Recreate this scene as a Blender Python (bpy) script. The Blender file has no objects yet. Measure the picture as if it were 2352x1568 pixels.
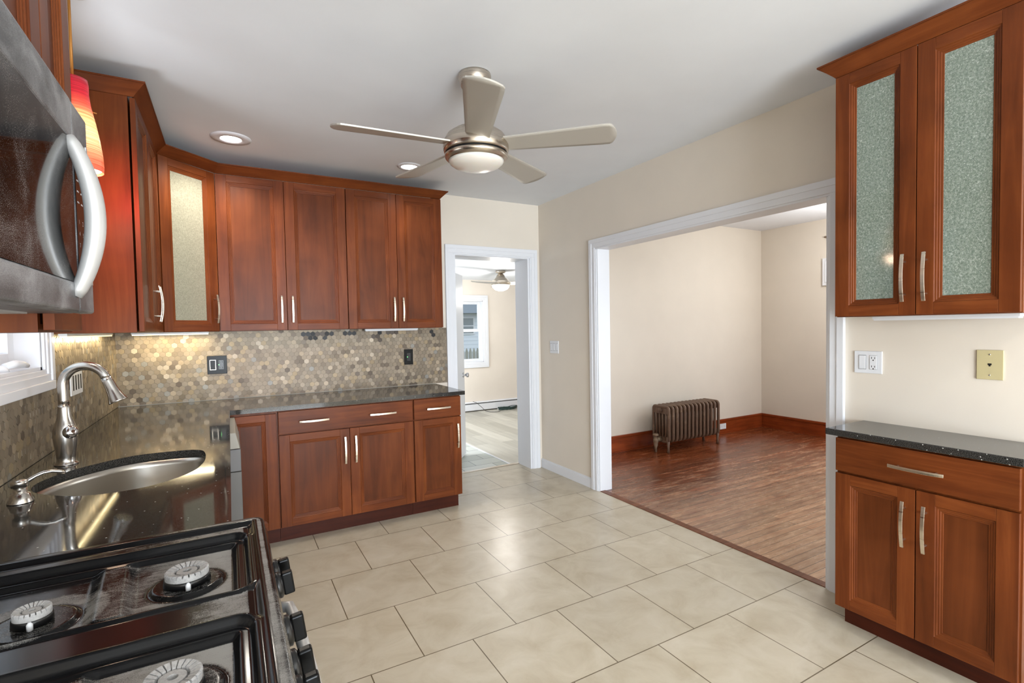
import bpy, bmesh, math, random
from mathutils import Vector, Matrix
random.seed(7)
C = bpy.context.scene.collection
SC = bpy.context.scene
PI = math.pi

# ------------------------------------------------------------------ camera
CAM = Vector((-2.69472, -4.22715, 1.39970))
cR = Vector((0.87164654, -0.48979379, -0.01828527))
cU = Vector((0.03237568, 0.02031107, 0.99926937))
cF = Vector((0.48906454, 0.87160169, -0.03356148))
cd = bpy.data.cameras.new('camera'); cam = bpy.data.objects.new('camera', cd); C.objects.link(cam)
M = Matrix((cR, cU, -cF)).transposed().to_4x4(); M.translation = CAM
cam.matrix_world = M
cd.sensor_width = 36; cd.sensor_fit = 'HORIZONTAL'; cd.lens = 36 * 1158.5208 / 2352
cd.shift_y = 6.406 / 2352; cd.clip_start = 0.02
SC.camera = cam
# ------------------------------------------------------------------ world, exposure, daylight
SC.view_settings.view_transform = 'Standard'
SC.view_settings.look = 'None'
SC.view_settings.exposure = 0.09
SC.view_settings.gamma = 1.0
SC.view_settings.use_curve_mapping = False
W = bpy.data.worlds.new('overcast_sky'); SC.world = W; W.use_nodes = True
bg = W.node_tree.nodes['Background']; bg.inputs[0].default_value = (0.80, 0.90, 1.0, 1); bg.inputs[1].default_value = 1.8

def area(name, loc, target, sx, sy, power, col=(1, 1, 1), spread=PI):
    l = bpy.data.lights.new(name, 'AREA'); l.shape = 'RECTANGLE'; l.size = sx; l.size_y = sy
    l.energy = power; l.color = col; l.spread = spread
    o = bpy.data.objects.new(name, l); C.objects.link(o); o.location = loc
    o.rotation_euler = (Vector(target) - Vector(loc)).to_track_quat('-Z', 'Y').to_euler()
    return o
def point(name, loc, power, col, r=0.04):
    l = bpy.data.lights.new(name, 'POINT'); l.energy = power; l.color = col; l.shadow_soft_size = r
    o = bpy.data.objects.new(name, l); C.objects.link(o); o.location = loc; return o
def spot(name, loc, power, col, angle=2.2, blend=0.6, r=0.05):
    l = bpy.data.lights.new(name, 'SPOT'); l.energy = power; l.color = col; l.spot_size = angle; l.spot_blend = blend
    l.shadow_soft_size = r
    o = bpy.data.objects.new(name, l); C.objects.link(o); o.location = loc; return o
# added fill light behind the camera; daylight through the dining room's side window, the back room windows
area('rear_fill_light', (-2.1, -8.35, 1.15), (-0.9, -4.4, 2.0), 2.3, 1.9, 375, (0.84, 0.92, 1.0))
area('daylight_dining_window', (3.54, -2.3, 1.5), (0, -1.2, 1.1), 1.8, 1.5, 22, (0.88, 0.94, 1.0))
area('daylight_dining_front', (1.8, -4.03, 1.5), (1.8, 0, 1.3), 2.0, 1.5, 5, (0.88, 0.94, 1.0))
area('daylight_back_room', (-2.15, 1.9, 1.3), (1.5, 1.9, 1.0), 1.8, 1.2, 75, (0.92, 0.96, 1.0))
point('dining_fill_light', (2.7, -1.7, 2.2), 40, (1.0, 0.97, 0.93), 0.12)  # added fill light without a fixture, brightens the dining room walls
# added fill light outside the sink window, aimed up to brighten the ceiling
area('sink_window_fill', (-4.3, -1.95, 0.6), (-1.6, -1.9, 2.2), 1.6, 1.0, 46, (0.92, 0.96, 1.0))
# two fill spots without fixtures, added under the ceiling behind the camera
for nx, ny in ((-0.9, -4.9), (-2.4, -6.2)):
    spot('rear_fill_spot', (nx, ny, 2.57), 44, (1.0, 0.95, 0.88), 2.7, 0.8, 0.07)

# ------------------------------------------------------------------ materials
def lin(c):
    return tuple(((v / 255) / 12.92 if v / 255 <= 0.04045 else ((v / 255 + 0.055) / 1.055) ** 2.4) for v in c) + (1.0,)
class NT:
    def __init__(s, name):
        s.m = bpy.data.materials.new(name); s.m.use_nodes = True; s.t = s.m.node_tree
        s.b = s.t.nodes['Principled BSDF']; s.out = s.t.nodes['Material Output']
    def n(s, typ, **kw):
        nd = s.t.nodes.new(typ)
        for k, v in kw.items():
            if k.startswith('i_'):
                nd.inputs[k[2:].replace('_', ' ')].default_value = v
            else: setattr(nd, k, v)
        return nd
    def l(s, a, ao, b, bi): s.t.links.new(a.outputs[ao], b.inputs[bi])
    def set(s, **kw):
        for k, v in kw.items(): s.b.inputs[k.replace('_', ' ')].default_value = v
        return s
    def ramp(s, stops, interp='LINEAR'):
        r = s.n('ShaderNodeValToRGB'); e = r.color_ramp.elements; r.color_ramp.interpolation = interp
        while len(e) > 1: e.remove(e[-1])
        e[0].position = stops[0][0]; e[0].color = stops[0][1]
        for p, c in stops[1:]:
            x = e.new(p); x.color = c
        return r
    def coords(s, scale=(1, 1, 1), kind='Object', rand=False):
        tc = s.n('ShaderNodeTexCoord'); mp = s.n('ShaderNodeMapping'); mp.inputs['Scale'].default_value = scale
        if rand:
            oi = s.n('ShaderNodeObjectInfo'); mu = s.n('ShaderNodeMath', operation='MULTIPLY'); mu.inputs[1].default_value = 17.0
            s.l(oi, 'Random', mu, 0); va = s.n('ShaderNodeVectorMath', operation='ADD')
            s.l(tc, kind, va, 0); s.l(mu, 0, va, 1); s.l(va, 0, mp, 'Vector')
        else: s.l(tc, kind, mp, 'Vector')
        return mp
    def noise(s, src, scale, detail=4, rough=0.5, dist=0.0):
        nz = s.n('ShaderNodeTexNoise'); nz.inputs['Scale'].default_value = scale; nz.inputs['Detail'].default_value = detail
        nz.inputs['Roughness'].default_value = rough; nz.inputs['Distortion'].default_value = dist
        s.l(src, 0, nz, 'Vector'); return nz
    def mix(s, fac, a, b, mode='MIX'):
        mx = s.n('ShaderNodeMix', data_type='RGBA', blend_type=mode)
        for val, idx in ((fac, 0), (a, 6), (b, 7)):
            if isinstance(val, tuple) and len(val) == 2: s.t.links.new(val[0].outputs[val[1]], mx.inputs[idx])
            else: mx.inputs[idx].default_value = val
        return mx
    def bump(s, src, out, strength=0.1, dist=0.01):
        b = s.n('ShaderNodeBump'); b.inputs['Strength'].default_value = strength; b.inputs['Distance'].default_value = dist
        s.l(src, out, b, 'Height'); s.l(b, 0, s.b, 'Normal'); return b
def plain(name, rgb, rough=0.5, metal=0.0, spec=0.5, coat=0.0):
    m = NT(name); m.set(Base_Color=lin(rgb), Roughness=rough, Metallic=metal, Specular_IOR_Level=spec, Coat_Weight=coat)
    return m.m
def paint(name, rgb, rough=0.55, bump=0.03, var=0.04):
    m = NT(name); co = m.coords(); nz = m.noise(co, 3.0, 3); c = lin(rgb)
    d = tuple(v * (1 - var) for v in c[:3]) + (1,)
    r = m.ramp([(0.3, d), (0.7, c)]); m.l(nz, 0, r, 0); m.l(r, 0, m.b, 'Base Color')
    n2 = m.noise(co, 160, 2); m.bump(n2, 0, bump, 0.003); m.set(Roughness=rough, Specular_IOR_Level=0.3); return m.m
def wood(name, scale, dark, mid, light, rough=0.36):
    m = NT(name); co = m.coords(scale, rand=True)
    n1 = m.noise(co, 1.0, 6, 0.6, 0.8)
    tc = m.coords((1.3, 1.3, 1.3), rand=True); n2 = m.noise(tc, 2.4, 3, 0.5, 0.4)
    r = m.ramp([(0.25, lin(dark)), (0.5, lin(mid)), (0.8, lin(light))]); m.l(n1, 0, r, 0)
    r2 = m.ramp([(0.3, (0.70, 0.68, 0.66, 1)), (0.7, (1.12, 1.1, 1.08, 1))]); m.l(n2, 0, r2, 0)
    mx = m.mix(1.0, (r, 0), (r2, 0), 'MULTIPLY'); m.l(mx, 2, m.b, 'Base Color')
    m.set(Roughness=rough, Specular_IOR_Level=0.16)
    m.bump(n1, 0, 0.03, 0.002); return m.m
CH = ((86, 40, 17), (107, 54, 24), (128, 70, 34))
M_wv = wood('cherry_vertical', (22, 22, 1.6), *CH)
M_wh = wood('cherry_horizontal', (2.2, 2.2, 30), *CH)
M_wpanel = wood('cherry_panel', (16, 16, 1.2), (80, 39, 17), (98, 50, 23), (115, 62, 30))
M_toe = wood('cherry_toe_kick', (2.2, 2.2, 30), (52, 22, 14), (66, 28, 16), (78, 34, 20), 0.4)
M_bbwood = wood('dark_stained_baseboard', (2.0, 2.0, 26), (112, 46, 20), (138, 62, 28), (158, 78, 38), 0.3)
M_gap = plain('dark_cabinet_gap', (24, 14, 10), 0.8)
M_wall = paint('cream_wall_paint', (224, 215, 202))
M_wall_back = paint('pale_cream_wall_paint', (228, 219, 208))
M_ceil = paint('white_ceiling_paint', (228, 231, 236), 0.7)
M_trim = paint('white_trim_paint', (226, 228, 233), 0.35, 0.01, 0.02)
M_door = paint('white_door_paint', (224, 226, 230), 0.4, 0.01, 0.02)
M_white = plain('white_plastic', (226, 228, 232), 0.35)
M_wgrey = plain('switch_gap_grey', (120, 120, 122), 0.5)
M_almond = plain('almond_plastic', (196, 184, 142), 0.25)
M_blk = plain('black_plastic', (18, 18, 19), 0.3)
M_blkgloss = plain('black_gloss_plastic', (8, 8, 8), 0.3, 0, 0.18)
M_dark = plain('dark_slot', (8, 8, 8), 0.7)
def brushed(name, rgb, rough=0.3, scale=(2, 2, 140), aniso=0.0):
    m = NT(name); co = m.coords(scale); nz = m.noise(co, 1.0, 3)
    r = m.ramp([(0.3, (rough - 0.08,) * 3 + (1,)), (0.7, (rough + 0.1,) * 3 + (1,))]); m.l(nz, 0, r, 0); m.l(r, 0, m.b, 'Roughness')
    c = lin(rgb); d = tuple(v * 0.86 for v in c[:3]) + (1,)
    rc = m.ramp([(0.3, d), (0.7, c)]); m.l(nz, 0, rc, 0); m.l(rc, 0, m.b, 'Base Color')
    m.set(Metallic=1.0); return m.m
M_nickel = brushed('brushed_nickel', (205, 195, 182), 0.28)
M_pull = brushed('satin_nickel_pull', (226, 214, 196), 0.32)
M_steel = brushed('stainless_steel', (205, 203, 198), 0.27, (90, 3, 3))
M_sinksteel = plain('satin_sink_steel', (198, 194, 186), 0.3, 1.0)
M_dwsteel = plain('dishwasher_steel', (104, 102, 98), 0.45, 0.2)
M_chrome = plain('polished_chrome', (200, 200, 202), 0.09, 1.0)
M_faucet = plain('satin_stainless_faucet', (196, 192, 186), 0.22, 1.0)
M_blade = plain('silver_fan_blade', (182, 177, 168), 0.45, 0.35)
M_brass = plain('amber_cord', (190, 130, 60), 0.35, 0.3)
def emis(name, rgb, strength):
    m = NT(name); m.set(Base_Color=(0.8, 0.8, 0.8, 1), Emission_Color=lin(rgb), Emission_Strength=strength); return m.m
M_canlight = emis('recessed_lamp_lens', (255, 252, 246), 6.0)
M_strip = emis('warm_led_strip', (255, 226, 150), 6.0)
M_strip_dim = emis('warm_led_strip_dim', (255, 226, 150), 2.0)
M_bulb = emis('lamp_diffuser', (255, 236, 205), 5.0)
M_fanlit = emis('lit_glass_bowl', (255, 255, 252), 3.0)
M_green = emis('green_indicator', (40, 255, 90), 4.0)
m = NT('opal_glass_bowl'); m.set(Base_Color=lin((226, 220, 212)), Roughness=0.22, Subsurface_Weight=0.2); M_opal = m.m
m = NT('window_glass'); g = m.n('ShaderNodeBsdfGlossy'); g.inputs['Roughness'].default_value = 0.02
tr = m.n('ShaderNodeBsdfTransparent'); mx = m.n('ShaderNodeMixShader'); mx.inputs[0].default_value = 0.07
m.l(tr, 0, mx, 1); m.l(g, 0, mx, 2); m.l(mx, 0, m.out, 'Surface'); M_glass = m.m
# black granite with pale flecks
m = NT('black_speckled_granite'); co = m.coords()
v = m.n('ShaderNodeTexVoronoi'); v.inputs['Scale'].default_value = 55; m.l(co, 0, v, 'Vector')
r = m.ramp([(0.0, (1, 1, 1, 1)), (0.09, (1, 1, 1, 1)), (0.13, (0, 0, 0, 1))]); m.l(v, 'Distance', r, 0)
sep = m.n('ShaderNodeSeparateColor'); m.l(v, 'Color', sep, 0)
gt = m.n('ShaderNodeMath', operation='GREATER_THAN'); gt.inputs[1].default_value = 0.72; m.l(sep, 0, gt, 0)
mu = m.n('ShaderNodeMath', operation='MULTIPLY'); m.l(r, 0, mu, 0); m.l(gt, 0, mu, 1)
nz = m.noise(co, 420, 2); rb = m.ramp([(0.40, lin((24, 24, 24))), (0.72, lin((82, 80, 76)))]); m.l(nz, 0, rb, 0)
mx = m.mix((mu, 0), (rb, 0), lin((190, 190, 186))); m.l(mx, 2, m.b, 'Base Color')
n2 = m.noise(co, 7, 5); rr = m.ramp([(0.3, (0.035,) * 3 + (1,)), (0.75, (0.09,) * 3 + (1,))]); m.l(n2, 0, rr, 0); m.l(rr, 0, m.b, 'Roughness')
m.set(Specular_IOR_Level=0.5); M_granite = m.m
# kitchen floor tile: square tiles, half offset
m = NT('cream_floor_tile'); tc = m.n('ShaderNodeTexCoord'); mp = m.n('ShaderNodeMapping')
T = 0.4545
mp.inputs['Location'].default_value = (1.5535 + T * 8, 2.642 + T * 10, 0); m.l(tc, 'Object', mp, 'Vector')
br = m.n('ShaderNodeTexBrick'); br.offset = 0.5; br.offset_frequency = 2; br.inputs['Scale'].default_value = 1.0
br.inputs['Brick Width'].default_value = T; br.inputs['Row Height'].default_value = T
br.inputs['Mortar Size'].default_value = 0.0025; br.inputs['Mortar Smooth'].default_value = 0.1
br.inputs['Color1'].default_value = (0.94, 0.94, 0.94, 1); br.inputs['Color2'].default_value = (1.03, 1.03, 1.03, 1)
br.inputs['Mortar'].default_value = (0.26, 0.22, 0.17, 1); m.l(mp, 0, br, 'Vector')
co = m.coords(); n1 = m.noise(co, 5.5, 8, 0.62, 0.6); r = m.ramp([(0.3, lin((178, 166, 144))), (0.52, lin((192, 182, 162))), (0.75, lin((202, 193, 176)))])
m.l(n1, 0, r, 0); mx = m.mix(1.0, (r, 0), (br, 0), 'MULTIPLY'); m.l(mx, 2, m.b, 'Base Color')
m.bump(br, 1, -0.25, 0.004); m.set(Roughness=0.28, Specular_IOR_Level=0.35); M_tile = m.m
# worn strip floor of the dining room, with glare painted into its colour
m = NT('worn_red_brown_strip_floor'); tc = m.n('ShaderNodeTexCoord'); br = m.n('ShaderNodeTexBrick'); br.offset = 0.37
br.inputs['Scale'].default_value = 1.0; br.inputs['Brick Width'].default_value = 1.1; br.inputs['Row Height'].default_value = 0.057
br.inputs['Mortar Size'].default_value = 0.0016; br.inputs['Color1'].default_value = (0.75, 0.75, 0.75, 1); br.inputs['Color2'].default_value = (1.15, 1.15, 1.15, 1)
br.inputs['Mortar'].default_value = (0.10, 0.08, 0.07, 1); m.l(tc, 'Object', br, 'Vector')
c1 = m.coords((1.2, 14, 1)); n1 = m.noise(c1, 1.6, 7, 0.62, 0.5); c2 = m.coords((1.8, 11.0, 1)); n2 = m.noise(c2, 1.8, 7, 0.68, 0.2)
r1 = m.ramp([(0.3, lin((92, 44, 24))), (0.55, lin((126, 66, 36))), (0.8, lin((150, 86, 50)))]); m.l(n1, 0, r1, 0)
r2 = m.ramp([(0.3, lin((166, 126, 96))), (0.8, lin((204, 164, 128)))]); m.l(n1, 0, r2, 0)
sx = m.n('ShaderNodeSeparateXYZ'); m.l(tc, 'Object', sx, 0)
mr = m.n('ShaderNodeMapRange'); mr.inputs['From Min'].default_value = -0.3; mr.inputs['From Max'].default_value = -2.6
mr.inputs['To Min'].default_value = -0.28; mr.inputs['To Max'].default_value = 0.22; m.l(sx, 'Y', mr, 0)  # glare painted in: boards turn paler away from the radiator wall
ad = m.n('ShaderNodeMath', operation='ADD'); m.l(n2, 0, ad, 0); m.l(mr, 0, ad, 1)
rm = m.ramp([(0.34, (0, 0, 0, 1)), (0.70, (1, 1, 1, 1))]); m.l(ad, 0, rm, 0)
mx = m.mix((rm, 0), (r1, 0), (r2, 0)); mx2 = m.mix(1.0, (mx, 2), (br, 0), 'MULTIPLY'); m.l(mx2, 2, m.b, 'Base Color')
rg = m.ramp([(0.3, (0.16,) * 3 + (1,)), (0.75, (0.36,) * 3 + (1,))]); m.l(n2, 0, rg, 0); m.l(rg, 0, m.b, 'Roughness')
m.bump(br, 1, -0.5, 0.004); m.set(Specular_IOR_Level=0.8); M_strip_floor = m.m
# grey plank and slate floor of the back room
m = NT('grey_plank_floor'); tc = m.n('ShaderNodeTexCoord'); mp = m.n('ShaderNodeMapping'); mp.inputs['Rotation'].default_value = (0, 0, PI / 2)
m.l(tc, 'Object', mp, 'Vector'); br = m.n('ShaderNodeTexBrick'); br.offset = 0.41; br.inputs['Scale'].default_value = 1
br.inputs['Brick Width'].default_value = 1.2; br.inputs['Row Height'].default_value = 0.18; br.inputs['Mortar Size'].default_value = 0.001
br.inputs['Color1'].default_value = lin((168, 164, 152)); br.inputs['Color2'].default_value = lin((202, 198, 186)); br.inputs['Mortar'].default_value = lin((150, 146, 136))
m.l(mp, 0, br, 'Vector'); c1 = m.coords((14, 1.2, 1)); n1 = m.noise(c1, 1.5, 6); r1 = m.ramp([(0.3, (0.86, 0.86, 0.86, 1)), (0.7, (1.04, 1.04, 1.03, 1))]); m.l(n1, 0, r1, 0)
mx = m.mix(1.0, (br, 0), (r1, 0), 'MULTIPLY'); m.l(mx, 2, m.b, 'Base Color'); m.set(Roughness=0.35); M_plank = m.m
m = NT('slate_floor_tile'); tc = m.n('ShaderNodeTexCoord'); br = m.n('ShaderNodeTexBrick'); br.inputs['Scale'].default_value = 1
br.inputs['Brick Width'].default_value = 0.36; br.inputs['Row Height'].default_value = 0.2; br.inputs['Mortar Size'].default_value = 0.004
br.inputs['Color1'].default_value = lin((160, 168, 160)); br.inputs['Color2'].default_value = lin((198, 202, 196)); br.inputs['Mortar'].default_value = lin((92, 98, 104))
m.l(tc, 'Object', br, 'Vector'); m.l(br, 0, m.b, 'Base Color'); m.set(Roughness=0.35); M_slate = m.m
# metal mosaic: tint per tile
m = NT('hexagon_metal_mosaic'); at = m.n('ShaderNodeAttribute', attribute_name='tint'); co = m.coords((60, 60, 60)); nz = m.noise(co, 5, 2)
r = m.ramp([(0.3, (0.9, 0.9, 0.9, 1)), (0.7, (1.06, 1.06, 1.06, 1))]); m.l(nz, 0, r, 0); mx = m.mix(1.0, (at, 'Color'), (r, 0), 'MULTIPLY')
m.l(mx, 2, m.b, 'Base Color'); m.set(Roughness=0.42, Metallic=0.25, Specular_IOR_Level=0.35); M_mosaic = m.m
# textured rice-paper glass (fibres)
def fibre_glass(name, base, base2, fib, amount, alpha, rough=0.07):
    m = NT(name); co = m.coords()
    n0 = m.noise(co, 22, 3); va = m.n('ShaderNodeVectorMath', operation='MULTIPLY_ADD')
    va.inputs[1].default_value = (0.10, 0.10, 0.10); m.l(n0, 'Color', va, 0); m.l(co, 0, va, 2)
    cols = []
    for sc, w, cut in ((150, 0.07, 0.44), (30, 0.02, 0.54)):
        vo = m.n('ShaderNodeTexVoronoi', feature='DISTANCE_TO_EDGE'); vo.inputs['Scale'].default_value = sc; m.l(va, 0, vo, 'Vector')
        r = m.ramp([(0.0, (1, 1, 1, 1)), (w, (0, 0, 0, 1))]); m.l(vo, 'Distance', r, 0)
        nm = m.noise(co, sc * 0.9, 2); rm = m.ramp([(cut, (0, 0, 0, 1)), (cut + 0.08, (1, 1, 1, 1))]); m.l(nm, 0, rm, 0)
        mu = m.n('ShaderNodeMath', operation='MULTIPLY'); m.l(r, 0, mu, 0); m.l(rm, 0, mu, 1); cols.append(mu)
    mm = m.n('ShaderNodeMath', operation='MAXIMUM'); m.l(cols[0], 0, mm, 0); m.l(cols[1], 0, mm, 1)
    am = m.n('ShaderNodeMath', operation='MULTIPLY'); am.inputs[1].default_value = amount; m.l(mm, 0, am, 0)
    ng = m.noise(co, 130, 3, 0.7); rg = m.ramp([(0.32, lin(base)), (0.7, lin(base2))]); m.l(ng, 0, rg, 0)
    mx = m.mix((am, 0), (rg, 0), lin(fib)); m.l(mx, 2, m.b, 'Base Color')
    m.set(Roughness=rough, Alpha=alpha, Specular_IOR_Level=0.5); return m.m
M_paper_green = fibre_glass('green_fibre_glass', (98, 110, 100), (140, 152, 139), (226, 230, 222), 0.6, 0.92)
M_paper_cream = fibre_glass('cream_fibre_glass', (132, 129, 112), (156, 153, 134), (198, 193, 172), 0.45, 1.0, 0.1)
# dusty black enamel / dusty glass / dusty steel
def dusty(name, base, dust, lo, hi, rough, drough, scale=(1, 1, 1), metal=0.0, fine=340, spec=0.5, fw=0.35, lw=0.85, front=None):
    m = NT(name); co = m.coords(scale); n1 = m.noise(co, 6, 6, 0.6, 0.7); n2 = m.noise(co, fine, 2, 0.6)
    a = m.n('ShaderNodeMath', operation='MULTIPLY_ADD'); a.inputs[1].default_value = fw; m.l(n2, 0, a, 0)
    s = m.n('ShaderNodeMath', operation='MULTIPLY'); s.inputs[1].default_value = lw; m.l(n1, 0, s, 0); m.l(s, 0, a, 2)
    if front:     # dust lies thicker towards the front edge
        sx = m.n('ShaderNodeSeparateXYZ'); m.l(co, 0, sx, 0); mr = m.n('ShaderNodeMapRange'); mr.inputs['From Min'].default_value = front[0]; mr.inputs['From Max'].default_value = front[1]
        mr.inputs['To Min'].default_value = -0.06; mr.inputs['To Max'].default_value = front[2]; m.l(sx, 'X', mr, 0); ad = m.n('ShaderNodeMath', operation='ADD'); m.l(a, 0, ad, 0); m.l(mr, 0, ad, 1); a = ad
    r = m.ramp([(lo, (0, 0, 0, 1)), (hi, (1, 1, 1, 1))]); m.l(a, 0, r, 0)
    mx = m.mix((r, 0), lin(base), lin(dust)); m.l(mx, 2, m.b, 'Base Color')
    rr = m.mix((r, 0), (rough,) * 3 + (1,), (drough,) * 3 + (1,)); m.l(rr, 2, m.b, 'Roughness'); m.set(Metallic=metal, Specular_IOR_Level=spec)
    return m.m
m = NT('dusty_black_enamel'); at = m.n('ShaderNodeAttribute', attribute_name='dust'); co = m.coords()
n1 = m.noise(co, 26, 6, 0.65, 0.6); n2 = m.noise(co, 620, 2, 0.6); cst = m.coords((5, 60, 1)); n3 = m.noise(cst, 3, 4)
def mad(a, k, b):
    q = m.n('ShaderNodeMath', operation='MULTIPLY_ADD'); q.inputs[1].default_value = k; m.l(a, 0, q, 0)
    if b is None: q.inputs[2].default_value = -0.66
    else: m.l(b, 0, q, 2)
    return q
q = mad(n1, 0.55, None); q = mad(n2, 0.5, q); q = mad(n3, 0.27, q); ad = m.n('ShaderNodeMath', operation='ADD'); m.l(q, 0, ad, 0); m.l(at, 'Fac', ad, 1)
r = m.ramp([(0.34, (0, 0, 0, 1)), (0.74, (1, 1, 1, 1))]); m.l(ad, 0, r, 0)
mx = m.mix((r, 0), lin((20, 20, 21)), lin((150, 148, 144))); m.l(mx, 2, m.b, 'Base Color')
rr = m.mix((r, 0), (0.14,) * 3 + (1,), (0.5,) * 3 + (1,)); m.l(rr, 2, m.b, 'Roughness'); m.set(Specular_IOR_Level=0.2); M_enamel = m.m
M_mwglass = dusty('dusty_black_glass', (9, 8, 8), (126, 124, 122), 0.60, 0.82, 0.05, 0.4, fine=700, spec=0.16, fw=0.65, lw=0.55)
M_mwsteel = dusty('dusty_dark_steel', (84, 85, 88), (176, 177, 180), 0.5, 0.8, 0.34, 0.5, (1, 1, 2), 0.35, spec=0.3)
M_mwpanel = plain('black_control_glass', (14, 12, 12), 0.08, 0, 0.2)
M_handle_grey = plain('grey_handle_metal', (196, 195, 193), 0.42, 0.4)
M_burner = dusty('cast_grey_burner', (128, 126, 124), (172, 170, 168), 0.45, 0.7, 0.5, 0.7)
M_radiator = dusty('bronze_painted_iron', (108, 84, 68), (160, 136, 112), 0.66, 0.9, 0.42, 0.5, fine=120)
M_valve = dusty('tarnished_valve_metal', (120, 98, 78), (176, 160, 138), 0.5, 0.8, 0.4, 0.5, metal=0.3)
M_siding = plain('white_siding', (222, 228, 236), 0.6); M_roof = plain('grey_shingle', (112, 124, 134), 0.8)
M_fence = paint('weathered_grey_pickets', (164, 166, 158), 0.8, 0.1, 0.3); M_lawn = plain('lawn_green', (84, 96, 62), 0.9)
M_blue = paint('pale_blue_panel', (150, 178, 198), 0.7, 0.05, 0.3)
M_cordgreen = plain('dark_green_cord', (34, 58, 54), 0.5); M_red = plain('red_plastic', (206, 36, 40), 0.4)
# pendant shade: red to amber glass lit from inside
m = NT('red_amber_art_glass'); co = m.coords((1, 1, 1)); sx = m.n('ShaderNodeSeparateXYZ'); m.l(co, 0, sx, 0)
mr = m.n('ShaderNodeMapRange'); mr.inputs['From Min'].default_value = 0.0; mr.inputs['From Max'].default_value = 0.315; m.l(sx, 'Z', mr, 0)
r = m.ramp([(0.0, lin((226, 92, 72))), (0.16, lin((240, 140, 100))), (0.34, lin((255, 222, 160))), (0.55, lin((255, 214, 140))), (0.68, lin((232, 96, 70))), (0.82, lin((186, 26, 44))), (1.0, lin((140, 12, 34)))]); m.l(mr, 0, r, 0)
cs = m.coords((6, 6, 420)); nz = m.noise(cs, 1.0, 3); rs = m.ramp([(0.35, (0.62, 0.5, 0.45, 1)), (0.65, (1.08, 1.05, 1.05, 1))]); m.l(nz, 0, rs, 0)
mx = m.mix(1.0, (r, 0), (rs, 0), 'MULTIPLY'); m.l(mx, 2, m.b, 'Base Color'); m.l(mx, 2, m.b, 'Emission Color')
m.set(Emission_Strength=0.95, Roughness=0.12); M_shade = m.m

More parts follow.
